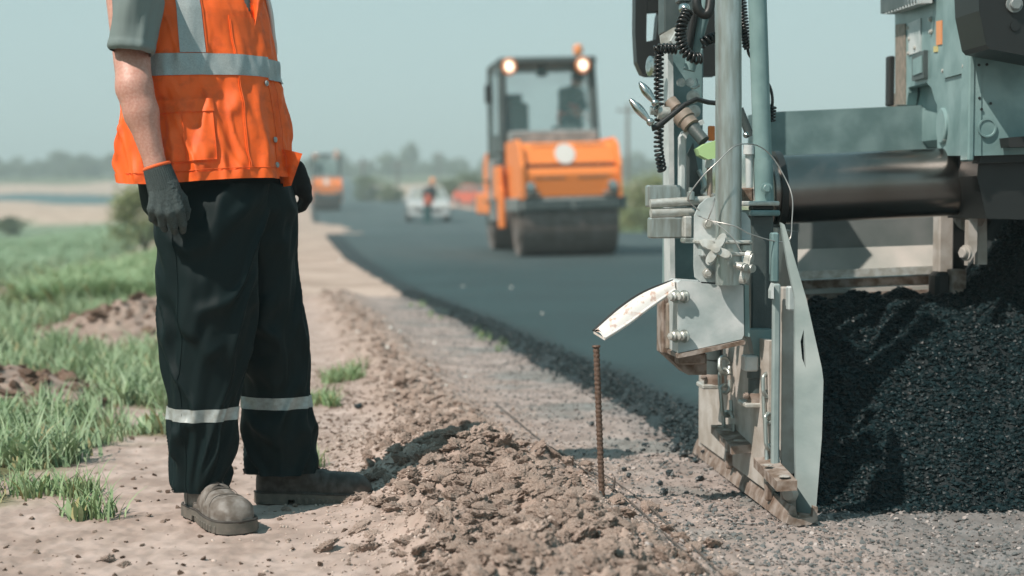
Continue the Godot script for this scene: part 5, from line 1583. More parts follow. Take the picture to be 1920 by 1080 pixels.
	ps("guard_lip", [[1836, 306, 4.38], [1842, 282, 4.38], [2060, 268, 4.38], [2060, 300, 4.38]], back * 0.05, M.rubber)
	ps("support_plate", [[1816, 262, 4.56], [1832, 280, 4.56], [1834, 345, 4.56], [1832, 470, 4.56], [1815, 498, 4.56], [1817, 400, 4.56]], back * 0.03, M.dust)
	ps("support_plate", [[1835, 350, 4.6], [1850, 366, 4.6], [1851, 496, 4.6], [1833, 496, 4.6]], back * 0.03, M.dust)
	bolt(1811, 474, 4.52, 0.017, Vector3(-0.9, 0, 0.4), M.dust)
	pb("side_post", 1761, 402, 1789, 512, 4.9, 0.06, M.dust)
	pb("rubber_buffer", 1755, 510, 1786, 568, 4.86, 0.08, M.rubber, null, 0.02)
	pb("side_post", 1785, 505, 1813, 566, 4.84, 0.05, M.rust)
	pb("screed_body", 1768, 300, 1900, 570, 5.15, 0.3, M.black)
	# --- screed extension: beam, tube, plates, rails
	ps("cross_beam", [[1425, 211, 4.98], [1756, 196, 5.03], [1757, 300, 5.03], [1425, 312, 4.98]], back * 0.16, M.paint)
	var tube := MB.new()
	var ta := at(1438, 357, 4.62); var tb := at(1812, 339.5, 4.66)
	tube.lathe([[0.0, 0.0], [0.094, 0.0], [0.099, 0.005], [0.099, ta.distance_to(tb)], [0.0, ta.distance_to(tb)]], 64, ta, tb - ta)
	part("guide_tube", tube, M.steel, paver)
	var fl := MB.new()
	fl.lathe([[0.1, 0.0], [0.142, 0.0], [0.145, 0.006], [0.145, 0.03], [0.1, 0.03]], 48, tb - (tb - ta).normalized() * 0.012, tb - ta)
	part("tube_flange", fl, M.rust, paver)
	fl = MB.new()
	fl.lathe([[0.099, 0.0], [0.112, 0.0], [0.112, 0.018], [0.099, 0.018]], 40, ta + (tb - ta).normalized() * 0.02, tb - ta)
	part("tube_collar", fl, M.black, paver)
	ps("screed_plate", [[1425, 419, 5.02], [1764, 403, 5.05], [1764, 459, 5.05], [1425, 470, 5.02]], back * 0.04, M.plate_dark)
	ps("screed_plate", [[1425, 470, 5.015], [1764, 459, 5.045], [1764, 498, 4.985], [1425, 512, 4.955]], back * 0.04, M.pale_dust)
	ps("rail", [[1425, 512, 4.94], [1762, 498, 4.97], [1762, 513, 4.97], [1425, 527, 4.94]], back * 0.05, M.galv_lit)
	ps("rail", [[1425, 530, 4.97], [1760, 516, 5.0], [1760, 532, 5.0], [1425, 546, 4.97]], back * 0.05, M.rust)
	ps("rail", [[1425, 548, 4.93], [1757, 535, 4.96], [1757, 542, 4.96], [1425, 555, 4.93]], back * 0.05, M.pale_dust)
	ps("lower_beam", [[1425, 556, 4.92], [1756, 543, 4.95], [1756, 572, 4.95], [1425, 590, 4.92]], back * 0.06, M.rust)
	for px in [1683.0, 1702.0]: disc("nut", px, 547 if px < 1690 else 546, 4.94, [[0.0, 0.0], [0.014, 0.0], [0.015, 0.006], [0.009, 0.008], [0.008, 0.002], [0.0, 0.002]], PN, M.rust, null, 12)
	# --- end gate: wall, shoe, shield
	var wx := func(z: float) -> float: return 0.994 - 0.0872 * z
	var gw := MB.new()
	gw.slab(PackedVector3Array([Vector3(wx.call(4.86), 0.05, -4.86), Vector3(wx.call(4.0), 0.05, -4.0), Vector3(wx.call(4.0), 0.43, -4.0), Vector3(wx.call(4.86), 0.42, -4.86)]), PA * 0.02)
	part("gate_wall", gw, M.dirt_steel, paver)
	var shoe := MB.new()
	var sf := Vector3(0.560, 0.004, -4.93); var prof := PackedVector3Array()
	for q in [[0.0, 0.0], [0.082, 0.0], [0.082, 0.016], [0.034, 0.014], [0.026, 0.040], [0.015, 0.043], [0.004, 0.016]]: prof.append(sf + PA * q[0] + Vector3.UP * q[1])
	shoe.slab(prof, PN * 1.11)
	var sh := part("gate_shoe", shoe, M.rust, paver)
	shoe = MB.new()
	prof = PackedVector3Array()
	for q in [[0.0, 0.004], [0.02, -0.004], [0.062, 0.0], [0.078, 0.012], [0.080, 0.042], [0.070, 0.044], [0.066, 0.018], [0.03, 0.014], [0.006, 0.022]]: prof.append(sf + PN * 1.112 + PA * (q[0] * 0.95) + Vector3.UP * q[1])
	shoe.slab(prof, PN * 0.02)
	part("shoe_lip", shoe, M.rust, sh)
	for k in 14:   # cakes of dirt on the shoe
		var t := rng.randf_range(0.1, 1.05)
		inst("dirt_cake", rock(130 + k % 4, 2, 0.25, 6, false), M.dust, sh, Transform3D(Basis(Vector3.UP, rng.randf() * TAU) * Basis.from_scale(Vector3(rng.randf_range(0.02, 0.04), rng.randf_range(0.008, 0.02), rng.randf_range(0.02, 0.05))), sf + PN * t + PA * rng.randf_range(0.045, 0.075) + Vector3.UP * 0.016 - paver.position))
	var zz := func(px: float) -> float: return 3.90 - (px - 1490.0) / 52.0 * 0.06
	var Z := func(a: Array) -> Array:
		var o := []
		for q in a: o.append([q[0], q[1], zz.call(q[0] as float)])
		return o
	var shield := ps("gate_shield", Z.call([[1464, 417], [1471, 421], [1500, 560], [1507, 618], [1501, 640], [1504, 672], [1511, 690], [1511, 986], [1506, 987], [1494, 975], [1491, 800], [1491, 560], [1478, 500]]), back * 0.014, M.shield)
	ps("shield_half", Z.call([[1471, 421], [1512, 560], [1541, 690], [1544, 714], [1541, 820], [1530, 958], [1511, 986], [1511, 690], [1510, 660], [1507, 618], [1500, 560]]), back * 0.014, M.shield, shield)
	gw = MB.new()
	gw.slab(PackedVector3Array([Vector3(0.73, 0.05, -4.95), Vector3(0.745, 0.05, -4.28), Vector3(0.745, 0.70, -4.28), Vector3(0.73, 0.72, -4.95)]), PA * 0.02)
	part("inner_plate", gw, M.paint_dark, paver)
	for q in [[1502, 984, 3.82, 0.034, 0.012], [1516, 976, 3.84, 0.026, 0.016], [1318, 852, 4.86, 0.04, 0.02], [1330, 846, 4.8, 0.05, 0.016], [1345, 856, 4.7, 0.04, 0.012], [1490, 966, 3.86, 0.02, 0.02]]:
		inst("tar_lump", rock(120, 2, 0.3, 6, false), M.tar, sh, Transform3D(Basis(Vector3.UP, rng.randf() * TAU) * Basis.from_scale(Vector3(q[3], q[4], q[3])), at(q[0], q[1], q[2]) - paver.position))
	# posts and channels of the gate
	pb("gate_post", 1316, 655, 1328, 852, 4.84, 0.05, M.dirt_steel)
	pb("gate_post", 1330, 655, 1346, 800, 4.80, 0.03, M.rust)
	pb("gate_rib", 1386, 640, 1400, 800, 4.42, 0.03, M.dirt_steel)
	pb("gate_channel", 1449, 531, 1463, 896, 3.94, 0.02, M.shield)
	pb("gate_channel", 1464, 537, 1492, 892, 3.98, 0.03, M.dust)
	ps("channel_flange", [[1446, 545, 3.92], [1451, 531, 3.92], [1451, 560, 3.92], [1446, 560, 3.92]], back * 0.03, M.paint_pale)
	pb("channel_clip", 1478, 537, 1492, 583, 3.93, 0.03, M.paint_pale)
	pb("stiffener", 1447, 436, 1461, 530, 4.02, 0.03, M.paint)
	ps("ledge", [[1333, 797, 4.44], [1371, 837, 4.19], [1409, 833, 4.18], [1372, 795, 4.43]], Vector3(0, -0.022, 0), M.rust)
	ps("ledge", [[1413, 858, 4.02], [1457, 903, 3.77], [1495, 901, 3.76], [1452, 856, 4.01]], Vector3(0, -0.024, 0), M.rust)
	for q in [[1362, 846, 1376, 880, 4.4], [1383, 842, 1402, 876, 4.42], [1436, 905, 1450, 940, 3.98], [1466, 912, 1478, 944, 3.9]]: pb("ledge_foot", q[0], q[1], q[2], q[3], q[4], 0.02, M.rust)
	for q in [[1352, 662, 1360, 795, 4.62], [1375, 690, 1383, 795, 4.5], [1428, 770, 1436, 858, 4.17]]: pb("gate_rib", q[0], q[1], q[2], q[3], q[4], 0.025, M.dust)
	for q in [[1362, 806, 4.27, 0.03], [1384, 826, 4.2, 0.026], [1440, 872, 3.9, 0.026], [1470, 893, 3.79, 0.03], [1352, 800, 4.36, 0.022]]:
		inst("dirt_cake", rock(135, 2, 0.3, 6, false), M.dust, paver, Transform3D(Basis(Vector3.UP, rng.randf() * TAU) * Basis.from_scale(Vector3(q[3], q[3] * 0.35, q[3])), at(q[0], q[1], q[2]) - paver.position))
	disc("pivot_nut", 1484, 925, 3.87, [[0.0, 0.0], [0.019, 0.0], [0.02, 0.012], [0.014, 0.022], [0.0, 0.024]], PN * 0.8 - PA * 0.6, M.dust, null, 8)
	ps("shoe_hanger", [[1478, 930, 3.88], [1492, 930, 3.88], [1494, 972, 3.88], [1482, 965, 3.88]], back * 0.03, M.rust)
	# gate column and the plates on it
	pb("gate_column", 1409, 404, 1450, 640, 4.16, 0.09, M.paint_dark)
	ps("gusset", [[1404, 618, 4.1], [1450, 618, 4.1], [1453, 745, 4.1], [1447, 742, 4.1], [1420, 690, 4.1]], back * 0.05, M.paint)
	pb("flange_plate", 1391, 377, 1463, 386, 4.12, 0.14, M.galv_lit)
	pb("flange_plate", 1407, 394, 1464, 405, 4.12, 0.14, M.paint)
	pb("spacer", 1413, 386, 1452, 394, 4.14, 0.06, M.black)
	# spring cylinders and chains
	for q in [[1338, 655, 4.47, 0.023], [1418, 690, 4.12, 0.021]]:
		var z: float = q[2]
		var k: float = z / FOC
		var c := disc("height_cylinder", q[0], q[1] - 4, z, [[0.0, 0.0], [q[3] * 1.15, 0.0], [q[3] * 1.15, 22 * k], [q[3], 24 * k], [q[3], 52 * k], [0.0, 52 * k]], Vector3.DOWN, M.paint_dark, null, 24)
		disc("cylinder_collar", q[0] + 1, q[1] + 46, z, [[0.0, 0.0], [q[3] * 1.2, 0.0], [q[3] * 1.25, 8 * k], [q[3] * 1.25, 20 * k], [0.0, 20 * k]], Vector3.DOWN, M.rust, c, 18)
		pb("cylinder_foot", q[0] - 21, q[1] + 66, q[0] + 18, q[1] + 75, z - 0.03, 0.09, M.galv_lit, c)
		bolt(q[0] - 19, q[1] + 52, z - 0.02, 0.006, Vector3(-1, 0, 0.2), M.rust, c)
	pb("cylinder_cap", 1397, 667, 1423, 697, 4.09, 0.05, M.paint_pale)
	chain([[1358, 678, 4.40], [1360, 735, 4.37], [1368, 815, 4.36]], 4)
	chain([[1440, 712, 4.02], [1444, 790, 4.0], [1449, 884, 3.97]], 4)
	# bracket box at the foot of the pole
	var br := ps("pole_bracket", [[1271, 530, 4.05], [1276, 526, 4.05], [1390, 533, 4.05], [1394, 536, 4.05], [1395, 628, 4.05], [1391, 636, 4.05], [1272, 662, 4.05]], back * 0.13, M.paint_pale)
	ps("bracket_lip", [[1270, 664, 4.04], [1395, 638, 4.04], [1398, 640, 4.04], [1397, 646, 4.04], [1271, 672, 4.04]], back * 0.14, M.rust, br)
	ps("bracket_flange", [[1396, 533, 4.06], [1404, 535, 4.06], [1406, 632, 4.06], [1396, 630, 4.06]], back * 0.1, M.paint_teal, br)
	for py in [556.0, 630.0]:
		for px in [1262.0, 1278.0]:
			var c := disc("bolt", px, py, 4.035, [[0.0, -0.006], [0.012, -0.006], [0.013, 0.003], [0.009, 0.006], [0.009, 0.012], [0.0, 0.014]], -PA * 0.8 + PN * 0.6, M.galv_lit, br, 6)
			disc("washer", px + 6, py, 4.04, [[0.0, 0.0], [0.017, 0.0], [0.017, 0.003], [0.0, 0.003]], -PA * 0.8 + PN * 0.6, M.galv, br)
	for px in [1347.0, 1357.0]: pb("slot", px, 586, px + 3, 596, 4.053, 0.006, M.black, br, 0.001)
	pb("hinge_box", 1241, 556, 1272, 664, 4.2, 0.08, M.rust)
	pb("hinge_channel", 1250, 568, 1266, 656, 4.17, 0.02, M.brown)
	ps("under_plate", [[1246, 664, 4.22], [1325, 664, 4.22], [1325, 703, 4.22], [1290, 703, 4.22]], back * 0.12, M.rust)
	pb("under_bar", 1272, 662, 1325, 684, 4.16, 0.06, M.rust)
	# deflector flap
	var up := curve(ats([[1262, 527, 4.10], [1208, 548, 4.06], [1163, 577, 4.02], [1113, 621, 3.98]]), 8)
	var lo := curve(ats([[1266, 543, 4.06], [1218, 576, 4.01], [1178, 606, 3.97], [1134, 634, 3.93]]), 8)
	var fb := MB.new()
	for side in 2:
		var off := Vector3(0, -0.006 * side, -0.002 * side)
		fb.surf(func(a: float, b: float) -> Vector3:
			var i := mini(int(b * 24.0), 23)
			var w := b * 24.0 - i
			var p := up[i].lerp(up[i + 1], w); var q := lo[i].lerp(lo[i + 1], w)
			return p.lerp(q, a) + off + Vector3(0, 0.012, 0.006) * sin(PI * a), 10, 48, false, 1)
	fb.quad(up[24], lo[24], lo[24] + Vector3(0, -0.006, -0.002), up[24] + Vector3(0, -0.006, -0.002))
	var edge := PackedVector3Array(lo)
	fb.tube(edge, 0.0035, 6)
	var fp := part("deflector_flap", fb, M.flap, paver)
	fb = MB.new()
	fb.tube(up, 0.005, 6)
	part("flap_edge", fb, M.rubber, fp)
	# --- masts
	pt("main_pole", [[1365, -160, 4.02], [1366, 180, 4.02], [1366, 534, 4.02]], 0.0328, M.galv, 0, null, 32)
	pt("second_pole", [[1415, -160, 4.22], [1430, 300, 4.22]], 0.0243, M.paint_teal, 0, null, 28)
	var col := pt("pole_socket", [[1430, 296, 4.22], [1433, 378, 4.22]], 0.0275, M.paint_teal, 0, null, 6)
	bolt(1437, 353, 4.18, 0.011, PN, M.paint_teal, col)
	pb("upright_post", 1253, 92, 1318, 545, 4.45, 0.09, M.paint)
	ps("post_cheek", [[1252, 92, 4.36], [1262, 92, 4.36], [1266, 545, 4.36], [1257, 545, 4.36]], back * 0.09, M.paint_pale)
	pb("post_head", 1246, -160, 1312, 60, 4.5, 0.1, M.paint_dark)
	# black instrument bracket
	ps("panel_bracket", [[1193, -160, 4.78], [1216, -160, 4.78], [1212, 70, 4.78], [1214, 142, 4.78], [1204, 138, 4.78], [1194, 116, 4.78], [1191, 60, 4.78]], back * 0.06, M.black)
	ps("panel_bracket", [[1212, 78, 4.78], [1230, 74, 4.78], [1234, 30, 4.78], [1246, -10, 4.78], [1340, -10, 4.78], [1342, 142, 4.78], [1214, 142, 4.78]], back * 0.06, M.black)
	ps("panel_bracket", [[1214, -160, 4.78], [1340, -160, 4.78], [1340, -10, 4.78], [1246, -10, 4.78], [1240, 20, 4.78], [1214, 22, 4.78]], back * 0.06, M.black)
	# lever arm and struts
	pt("strut", [[1338, -60, 4.3], [1318, 30, 4.3], [1292, 132, 4.3]], [0.0175, 0.0175, 0.0165], M.paint, 0, null, 20)
	pt("strut", [[1302, 20, 4.28], [1289, 100, 4.28]], 0.012, M.black, 0)
	pt("hose", [[1310, -60, 4.22], [1306, 6, 4.2], [1318, 26, 4.2], [1330, 18, 4.2], [1334, -40, 4.22]], 0.013, M.black, 8)
	disc("ball_joint", 1283, 16, 4.3, [[0.0, -0.016], [0.011, -0.012], [0.016, 0.0], [0.011, 0.012], [0.0, 0.016]], PN, M.chrome, null, 18, true)
	pb("joint_block", 1272, -10, 1296, 4, 4.33, 0.05, M.paint_dark)
	ps("joint_plate", [[1238, 66, 4.33], [1262, 52, 4.33], [1274, 50, 4.33], [1270, 82, 4.33], [1240, 84, 4.33]], back * 0.012, M.galv_lit)
	ps("joint_bracket", [[1258, 76, 4.3], [1276, 46, 4.3], [1282, 60, 4.3], [1266, 88, 4.3]], back * 0.03, M.paint_pale)
	disc("thumb_wheel", 1222, 124, 4.36, [[0.0, -0.01], [0.016, -0.01], [0.028, -0.004], [0.028, 0.006], [0.016, 0.01], [0.0, 0.01]], -PA + PN * 0.25, M.chrome, null, 18)
	for q in [[1277, 155, 0.012], [1293, 155, 0.012]]: disc("cap_nut", q[0], q[1], 4.33, [[0.0, 0.014], [0.008, 0.012], [q[2], 0.004], [q[2], -0.006], [0.0, -0.006]], -PN, M.chrome, null, 14)
	for q in [[1299, 182], [1301, 209]]:
		disc("washer", q[0], q[1], 4.355, [[0.0, 0.0], [0.018, 0.0], [0.018, 0.005], [0.013, 0.007], [0.0, 0.007]], PN, M.galv_lit, null, 22)
	pt("hook", [[1306, 148, 4.32], [1308, 162, 4.31], [1296, 166, 4.31], [1312, 160, 4.31]], 0.003, M.galv, 4, null, 6)
	# coiled cables
	coil("coiled_cable", [[1236, 98, 4.26], [1235, 160, 4.26], [1236, 230, 4.26], [1235, 280, 4.27], [1242, 322, 4.3]], 0.0105, 0.0036, 0.0118, M.cable)
	coil("coiled_cable", [[1229, 96, 4.26], [1240, 91, 4.26], [1270, 92, 4.27]], 0.0115, 0.0036, 0.0095, M.cable)
	coil("coiled_cable", [[1290, 20, 4.22], [1278, 46, 4.2], [1276, 72, 4.2], [1284, 96, 4.2], [1300, 108, 4.2], [1312, 110, 4.21]], 0.0125, 0.0042, 0.0105, M.cable)
	coil("coiled_cable", [[1316, 82, 4.24], [1328, 74, 4.24], [1346, 68, 4.26]], 0.0115, 0.0036, 0.0095, M.cable)
	coil("coiled_cable", [[1388, -40, 4.3], [1392, 20, 4.3], [1397, 60, 4.3], [1402, 92, 4.3]], 0.0105, 0.0036, 0.0085, M.cable)
	pt("cable", [[1402, 92, 4.3], [1404, 101, 4.3], [1410, 110, 4.3]], 0.004, M.cable, 6)
	pt("cable", [[1436, 150, 4.26], [1444, 164, 4.26], [1448, 182, 4.26], [1448, 200, 4.26]], 0.004, M.cable, 6)
	coil("coiled_cable", [[1449, 198, 4.26], [1447, 212, 4.26], [1447, 228, 4.26]], 0.0085, 0.0034, 0.0085, M.cable)
	pt("cable", [[1370, 20, 4.2], [1400, 60, 4.35]], 0.003, M.cable)
	# hand cranks
	handle(1181, 186, 1224, 234, 4.12)
	handle(1199, 154, 1232, 198, 4.17)
	pt("crank_arm", [[1222, 240, 4.12], [1232, 238, 4.12], [1262, 214, 4.13], [1284, 196, 4.14], [1306, 186, 4.15], [1328, 192, 4.16], [1350, 194, 4.16]], [0.009, 0.0085, 0.007, 0.0065, 0.0065, 0.0065, 0.0065], M.black, 0)
	pt("crank_arm", [[1230, 200, 4.16], [1234, 206, 4.17], [1252, 206, 4.2]], 0.009, M.chrome)
	disc("crank_hub", 1240, 212, 4.17, [[0.0, -0.01], [0.015, -0.01], [0.017, 0.0], [0.015, 0.022], [0.0, 0.022]], PA, M.galv_lit, null, 16)
	disc("crank_hub", 1226, 207, 4.18, [[0.0, -0.01], [0.011, -0.01], [0.012, 0.0], [0.011, 0.02], [0.0, 0.02]], PA, M.galv, null, 16)
	var ga := at(1256, 190, 4.27); var gb := at(1328, 274, 4.2)
	var sp := MB.new()
	sp.lathe([[0.0, 0.0], [0.019, 0.0], [0.019, 0.028], [0.014, 0.030], [0.014, 0.050], [0.027, 0.051], [0.028, 0.056], [0.028, 0.072], [0.024, 0.074], [0.024, 0.094], [0.016, 0.096]], 22, ga, gb - ga)
	var spi := part("spindle_housing", sp, M.brown, paver)
	sp = MB.new()
	sp.lathe([[0.016, 0.096], [0.0165, 0.098], [0.0165, 0.15], [0.0, 0.15]], 18, ga, gb - ga)
	part("spindle", sp, M.paint_dark, spi)
	# white angle bracket, green block, rods
	pb("angle_bracket", 1275, 254, 1287, 390, 4.24, 0.035, M.paint_pale)
	ps("bracket_tongue", [[1276, 258, 4.24], [1282, 246, 4.24], [1318, 224, 4.24], [1321, 231, 4.24], [1290, 252, 4.24], [1286, 262, 4.24]], back * 0.04, M.paint_pale)
	ps("green_block", [[1308, 279, 4.14], [1322, 270, 4.14], [1348, 262, 4.14], [1348, 296, 4.14], [1328, 299, 4.14], [1312, 291, 4.14]], back * 0.05, M.green)
	pt("rod", [[1330, 296, 4.22], [1331, 382, 4.22]], 0.0075, M.brown)
	disc("rod_cap", 1330, 300, 4.215, [[0.0, 0.0], [0.0115, 0.0], [0.0115, 0.02], [0.0, 0.02]], Vector3.DOWN, M.paint_pale)
	pt("rod", [[1404, 276, 4.22], [1405, 352, 4.22]], 0.0095, M.paint_pale)
	disc("rod_cap", 1404, 272, 4.215, [[0.0, 0.0], [0.0145, 0.0], [0.0145, 0.024], [0.0, 0.024]], Vector3.DOWN, M.paint_pale)
	pb("rod_base", 1390, 352, 1414, 378, 4.24, 0.06, M.rust)
	pt("gas_strut", [[1386, 204, 4.3], [1407, 256, 4.3]], 0.0115, M.paint_dark, 0)
	disc("ball_joint", 1399, 253, 4.27, [[0.0, -0.008], [0.007, -0.005], [0.009, 0.0], [0.007, 0.005], [0.0, 0.008]], PN, M.chrome, null, 12, true)
	pt("inner_stay", [[1310, 320, 4.3], [1322, 345, 4.28], [1318, 362, 4.28], [1342, 368, 4.2]], 0.007, M.galv, 4)
	ps("inner_web", [[1288, 290, 4.3], [1300, 268, 4.3], [1322, 390, 4.3], [1288, 390, 4.3]], back * 0.012, M.paint_dark)
	pb("orange_tab", 1328, 236, 1341, 264, 4.38, 0.01, M.orange)
	# rail ends, clamp, knobs
	pb("rail_plate", 1215, 347, 1278, 388, 4.22, 0.05, M.galv)
	pb("rail_plate", 1219, 408, 1294, 447, 4.22, 0.05, M.galv)
	pt("clamp_rail", [[1219, 382, 4.14], [1330, 375, 4.16]], 0.0115, M.galv_lit, 0, null, 16)
	pt("clamp_rail", [[1220, 400, 4.14], [1300, 396, 4.16]], 0.0125, M.galv_lit, 0, null, 16)
	pb("clamp_foot", 1283, 405, 1299, 446, 4.12, 0.04, M.galv_lit)
	pb("clamp_foot", 1282, 446, 1306, 456, 4.12, 0.05, M.galv)
	disc("bolt_end", 1295, 366, 4.14, [[0.0, -0.012], [0.011, -0.012], [0.011, 0.008], [0.006, 0.01], [0.006, 0.02], [0.0, 0.02]], Vector3.UP, M.galv, null, 6)
	var cp := ps("clamp_plate", [[1303, 404, 4.05], [1312, 384, 4.05], [1326, 372, 4.05], [1350, 366, 4.05], [1350, 533, 4.05], [1316, 531, 4.05], [1304, 520, 4.05], [1302, 500, 4.05]], back * 0.014, M.paint_pale)
	bolt(1327, 419, 4.045, 0.010, PN, M.galv_lit, cp); bolt(1327, 512, 4.045, 0.010, PN, M.galv_lit, cp)
	ps("clamp_plate", [[1384, 396, 4.06], [1398, 399, 4.06], [1407, 412, 4.06], [1409, 455, 4.06], [1384, 455, 4.06]], back * 0.014, M.paint_pale)
	pb("clamp_band", 1311, 451, 1412, 457, 3.98, 0.09, M.galv_lit)
	pb("clamp_band", 1340, 473, 1412, 480, 3.98, 0.09, M.galv_lit)
	pb("clamp_jaw", 1316, 455, 1342, 482, 4.0, 0.05, M.paint_pale)
	pb("clamp_jaw", 1390, 457, 1410, 474, 4.0, 0.06, M.galv)
	star(1343, 468, 3.955, PN * 0.95 - PA * 0.25 + Vector3.UP * 0.15, 0.044, 0.5)
	star(1394, 500, 3.955, PN * 0.6 + PA * 0.75 - Vector3.UP * 0.2, 0.042, 0.1)

# ---------------------------------------------------------------- small things on the ground
func on_ground(px: float, py: float, lift := 0.0) -> Vector3:
	var z := (EYE - lift) * FOC / (py - HORIZON)
	for k in 6:
		z = (EYE - near_height((px - 960.0) / FOC * z, z) - lift) * FOC / (py - HORIZON)
	return Vector3((px - 960.0) / FOC * z, near_height((px - 960.0) / FOC * z, z), -z)
func small_things() -> void:
	var base := on_ground(1131, 930)
	var top := at(1118, 652, -base.z)
	var o := thing("rebar_stake", "rusty ribbed steel bar driven upright into the gravel below the white flap", "stake", base)
	var pts := PackedVector3Array(); var rad := []
	for k in 105:
		var t := k / 104.0
		pts.append((base + Vector3(0, -0.03, 0)).lerp(top, t))
		rad.append(0.0074 if k % 3 else 0.0092)
	var mb := MB.new()
	mb.tube(pts, rad, 12)
	part("ribbed_bar", mb, M.rebar, o)
	mb = MB.new()
	mb.lathe([[0.0, 0.0], [0.009, 0.0], [0.0112, 0.003], [0.010, 0.006], [0.0, 0.007]], 12, top, top - base)
	part("hammered_head", mb, M.rebar, o)
	for q in [[[[925, 755], [955, 778], [1030, 840], [1122, 885], [1154, 906], [1217, 955], [1290, 1016], [1360, 1085]], "thin brown string stretched past the rusty stake, the upper of the two"], [[[1060, 856], [1090, 880], [1154, 925], [1199, 957], [1252, 1009], [1335, 1086]], "thin dark string along the gravel, the lower one with a kink at the peg"]]:
		var p := PackedVector3Array()
		for e in q[0]: p.append(on_ground(e[0], e[1], 0.012) + Vector3(0, 0.012, 0))
		mb = MB.new()
		mb.tube(curve(p, 8), 0.0021, 6)
		tag(lone("string_line", mb, M.cord, p[0]), q[1], "string")
	var pk := on_ground(1148, 927)
	mb = MB.new()
	mb.tube(PackedVector3Array([pk + Vector3(0, -0.01, 0), pk + Vector3(0.006, 0.012, 0), pk + Vector3(0.009, 0.034, 0)]), [0.004, 0.0035, 0.002], 7)
	tag(lone("peg", mb, M.cord, pk), "short dark peg that holds the strings, right of the stake", "peg")
	# wire twisted round the poles
	mb = MB.new()
	mb.tube(curve(ats([[1312, 395, 3.98], [1296, 382, 3.97], [1292, 366, 3.96], [1318, 330, 3.95], [1345, 304, 3.95], [1372, 278, 3.97], [1392, 270, 4.0], [1420, 273, 4.05], [1446, 292, 4.08], [1470, 330, 4.08], [1485, 368, 4.06], [1485, 412, 4.05], [1480, 450, 4.04], [1452, 452, 4.02], [1405, 438, 3.98], [1378, 424, 3.96], [1334, 414, 3.98], [1308, 404, 3.99]]), 8), 0.0016, 6)
	mb.tube(curve(ats([[1334, 414, 3.97], [1350, 424, 3.96], [1374, 446, 3.95], [1390, 472, 3.95]]), 6), 0.0016, 6)
	mb.tube(curve(ats([[1322, 424, 3.99], [1332, 400, 3.98], [1338, 382, 3.98], [1340, 372, 3.98]]), 6), 0.0016, 6)
	tag(lone("wire", mb, M.wire, at(1380, 400, 4.0)), "thin bent steel wire looped round the grey pole above the star knobs", "wire")
	# pale stones
	var pale := [rock(140, 2, 0.18, 5, false), rock(141, 2, 0.2, 6, false), rock(142, 2, 0.15, 5, false)]
	var ws = M.stone.duplicate()
	ws.vertex_color_use_as_albedo = false
	ws.albedo_color = lin(0.66, 0.64, 0.60)
	var ps_ := [[380, 565, 16, ""], [380, 615, 20, ""], [525, 495, 18, ""], [560, 545, 16, ""], [610, 562, 20, ""], [540, 660, 26, "tall pale stone standing on end on the windrow crest"], [640, 640, 14, ""], [740, 620, 16, ""], [800, 628, 18, ""], [768, 752, 24, "rounded whitish stone between the windrow and the gravel strip"], [845, 825, 16, ""], [865, 858, 18, ""], [685, 825, 14, ""], [580, 866, 18, "small white stone with a dark clod at its foot, near the grass blades"], [850, 1012, 12, ""], [785, 998, 12, ""], [970, 815, 18, ""], [285, 175, 18, ""]]
	for i in ps_.size():
		var q = ps_[i]
		var p := on_ground(540 + q[0] / 2.92, 430 + q[1] / 2.92)
		var s: float = q[2] / 2.92 / FOC * -p.z * 1.25
		var st := inst("pale_stone", pale[i % 3], ws, self, turn(s, p + Vector3(0, s * 0.2, 0), 1.3 if i == 5 else 0.8))
		tag(st, q[3] if q[3] else "small whitish stone lying along the far part of the soil windrow", "stone", "pale stones along the windrow")
	for q in [[868, 530, 0.035, "pale speck lying alone on the fresh asphalt, the one nearer the road edge"], [959, 533, 0.028, "pale speck on the fresh asphalt in front of the roller drum"], [1017, 588, 0.02, "faint pale speck on the fresh asphalt above the white flap"]]:
		var z: float = (EYE - 0.06) * FOC / (q[1] - HORIZON)
		var x: float = (q[0] - 960.0) / FOC * z
		tag(inst("pale_chip", pale[1], ws, self, turn(q[2], Vector3(x, road_height(z, x - edge_x(z)) + 0.004, -z), 0.5)), q[3], "stone", "pale chips on the new asphalt")
	# the larger clods of earth, one by one
	var big := [rock(150, 4, 0.34, 10, false), rock(151, 4, 0.4, 12, false), rock(152, 4, 0.36, 9, false), rock(153, 4, 0.42, 13, false)]
	var bm = M.clod.duplicate()
	bm.vertex_color_use_as_albedo = false
	bm.albedo_color = lin(0.46, 0.365, 0.315)
	var cl := [[536, 962, 21, "lone clod of earth on the flat dirt in front of the two boots"], [655, 936, 20, "clod of earth lying against the toe of the far boot"], [985, 1010, 92, "largest clod of the windrow, with a dark hollow under it"], [1090, 985, 58, ""], [905, 1040, 50, ""], [1150, 1050, 62, ""], [1070, 1070, 60, ""], [820, 990, 48, ""], [805, 912, 52, "long flat clod on the windrow beside the boot toe"], [868, 918, 34, ""], [960, 880, 42, ""], [985, 882, 36, "upright dark clod at the gravel side of the windrow crest"], [890, 868, 58, ""], [845, 852, 40, ""], [930, 940, 46, ""], [1030, 925, 36, ""], [740, 960, 40, ""], [760, 1040, 38, ""], [875, 985, 44, ""], [1200, 1075, 40, ""], [1010, 960, 40, ""], [785, 868, 30, ""], [700, 905, 30, ""], [850, 1070, 46, ""], [300, 985, 12, ""], [190, 1058, 26, ""], [225, 1066, 22, ""], [850, 800, 30, ""], [760, 830, 28, ""], [910, 830, 30, ""]]
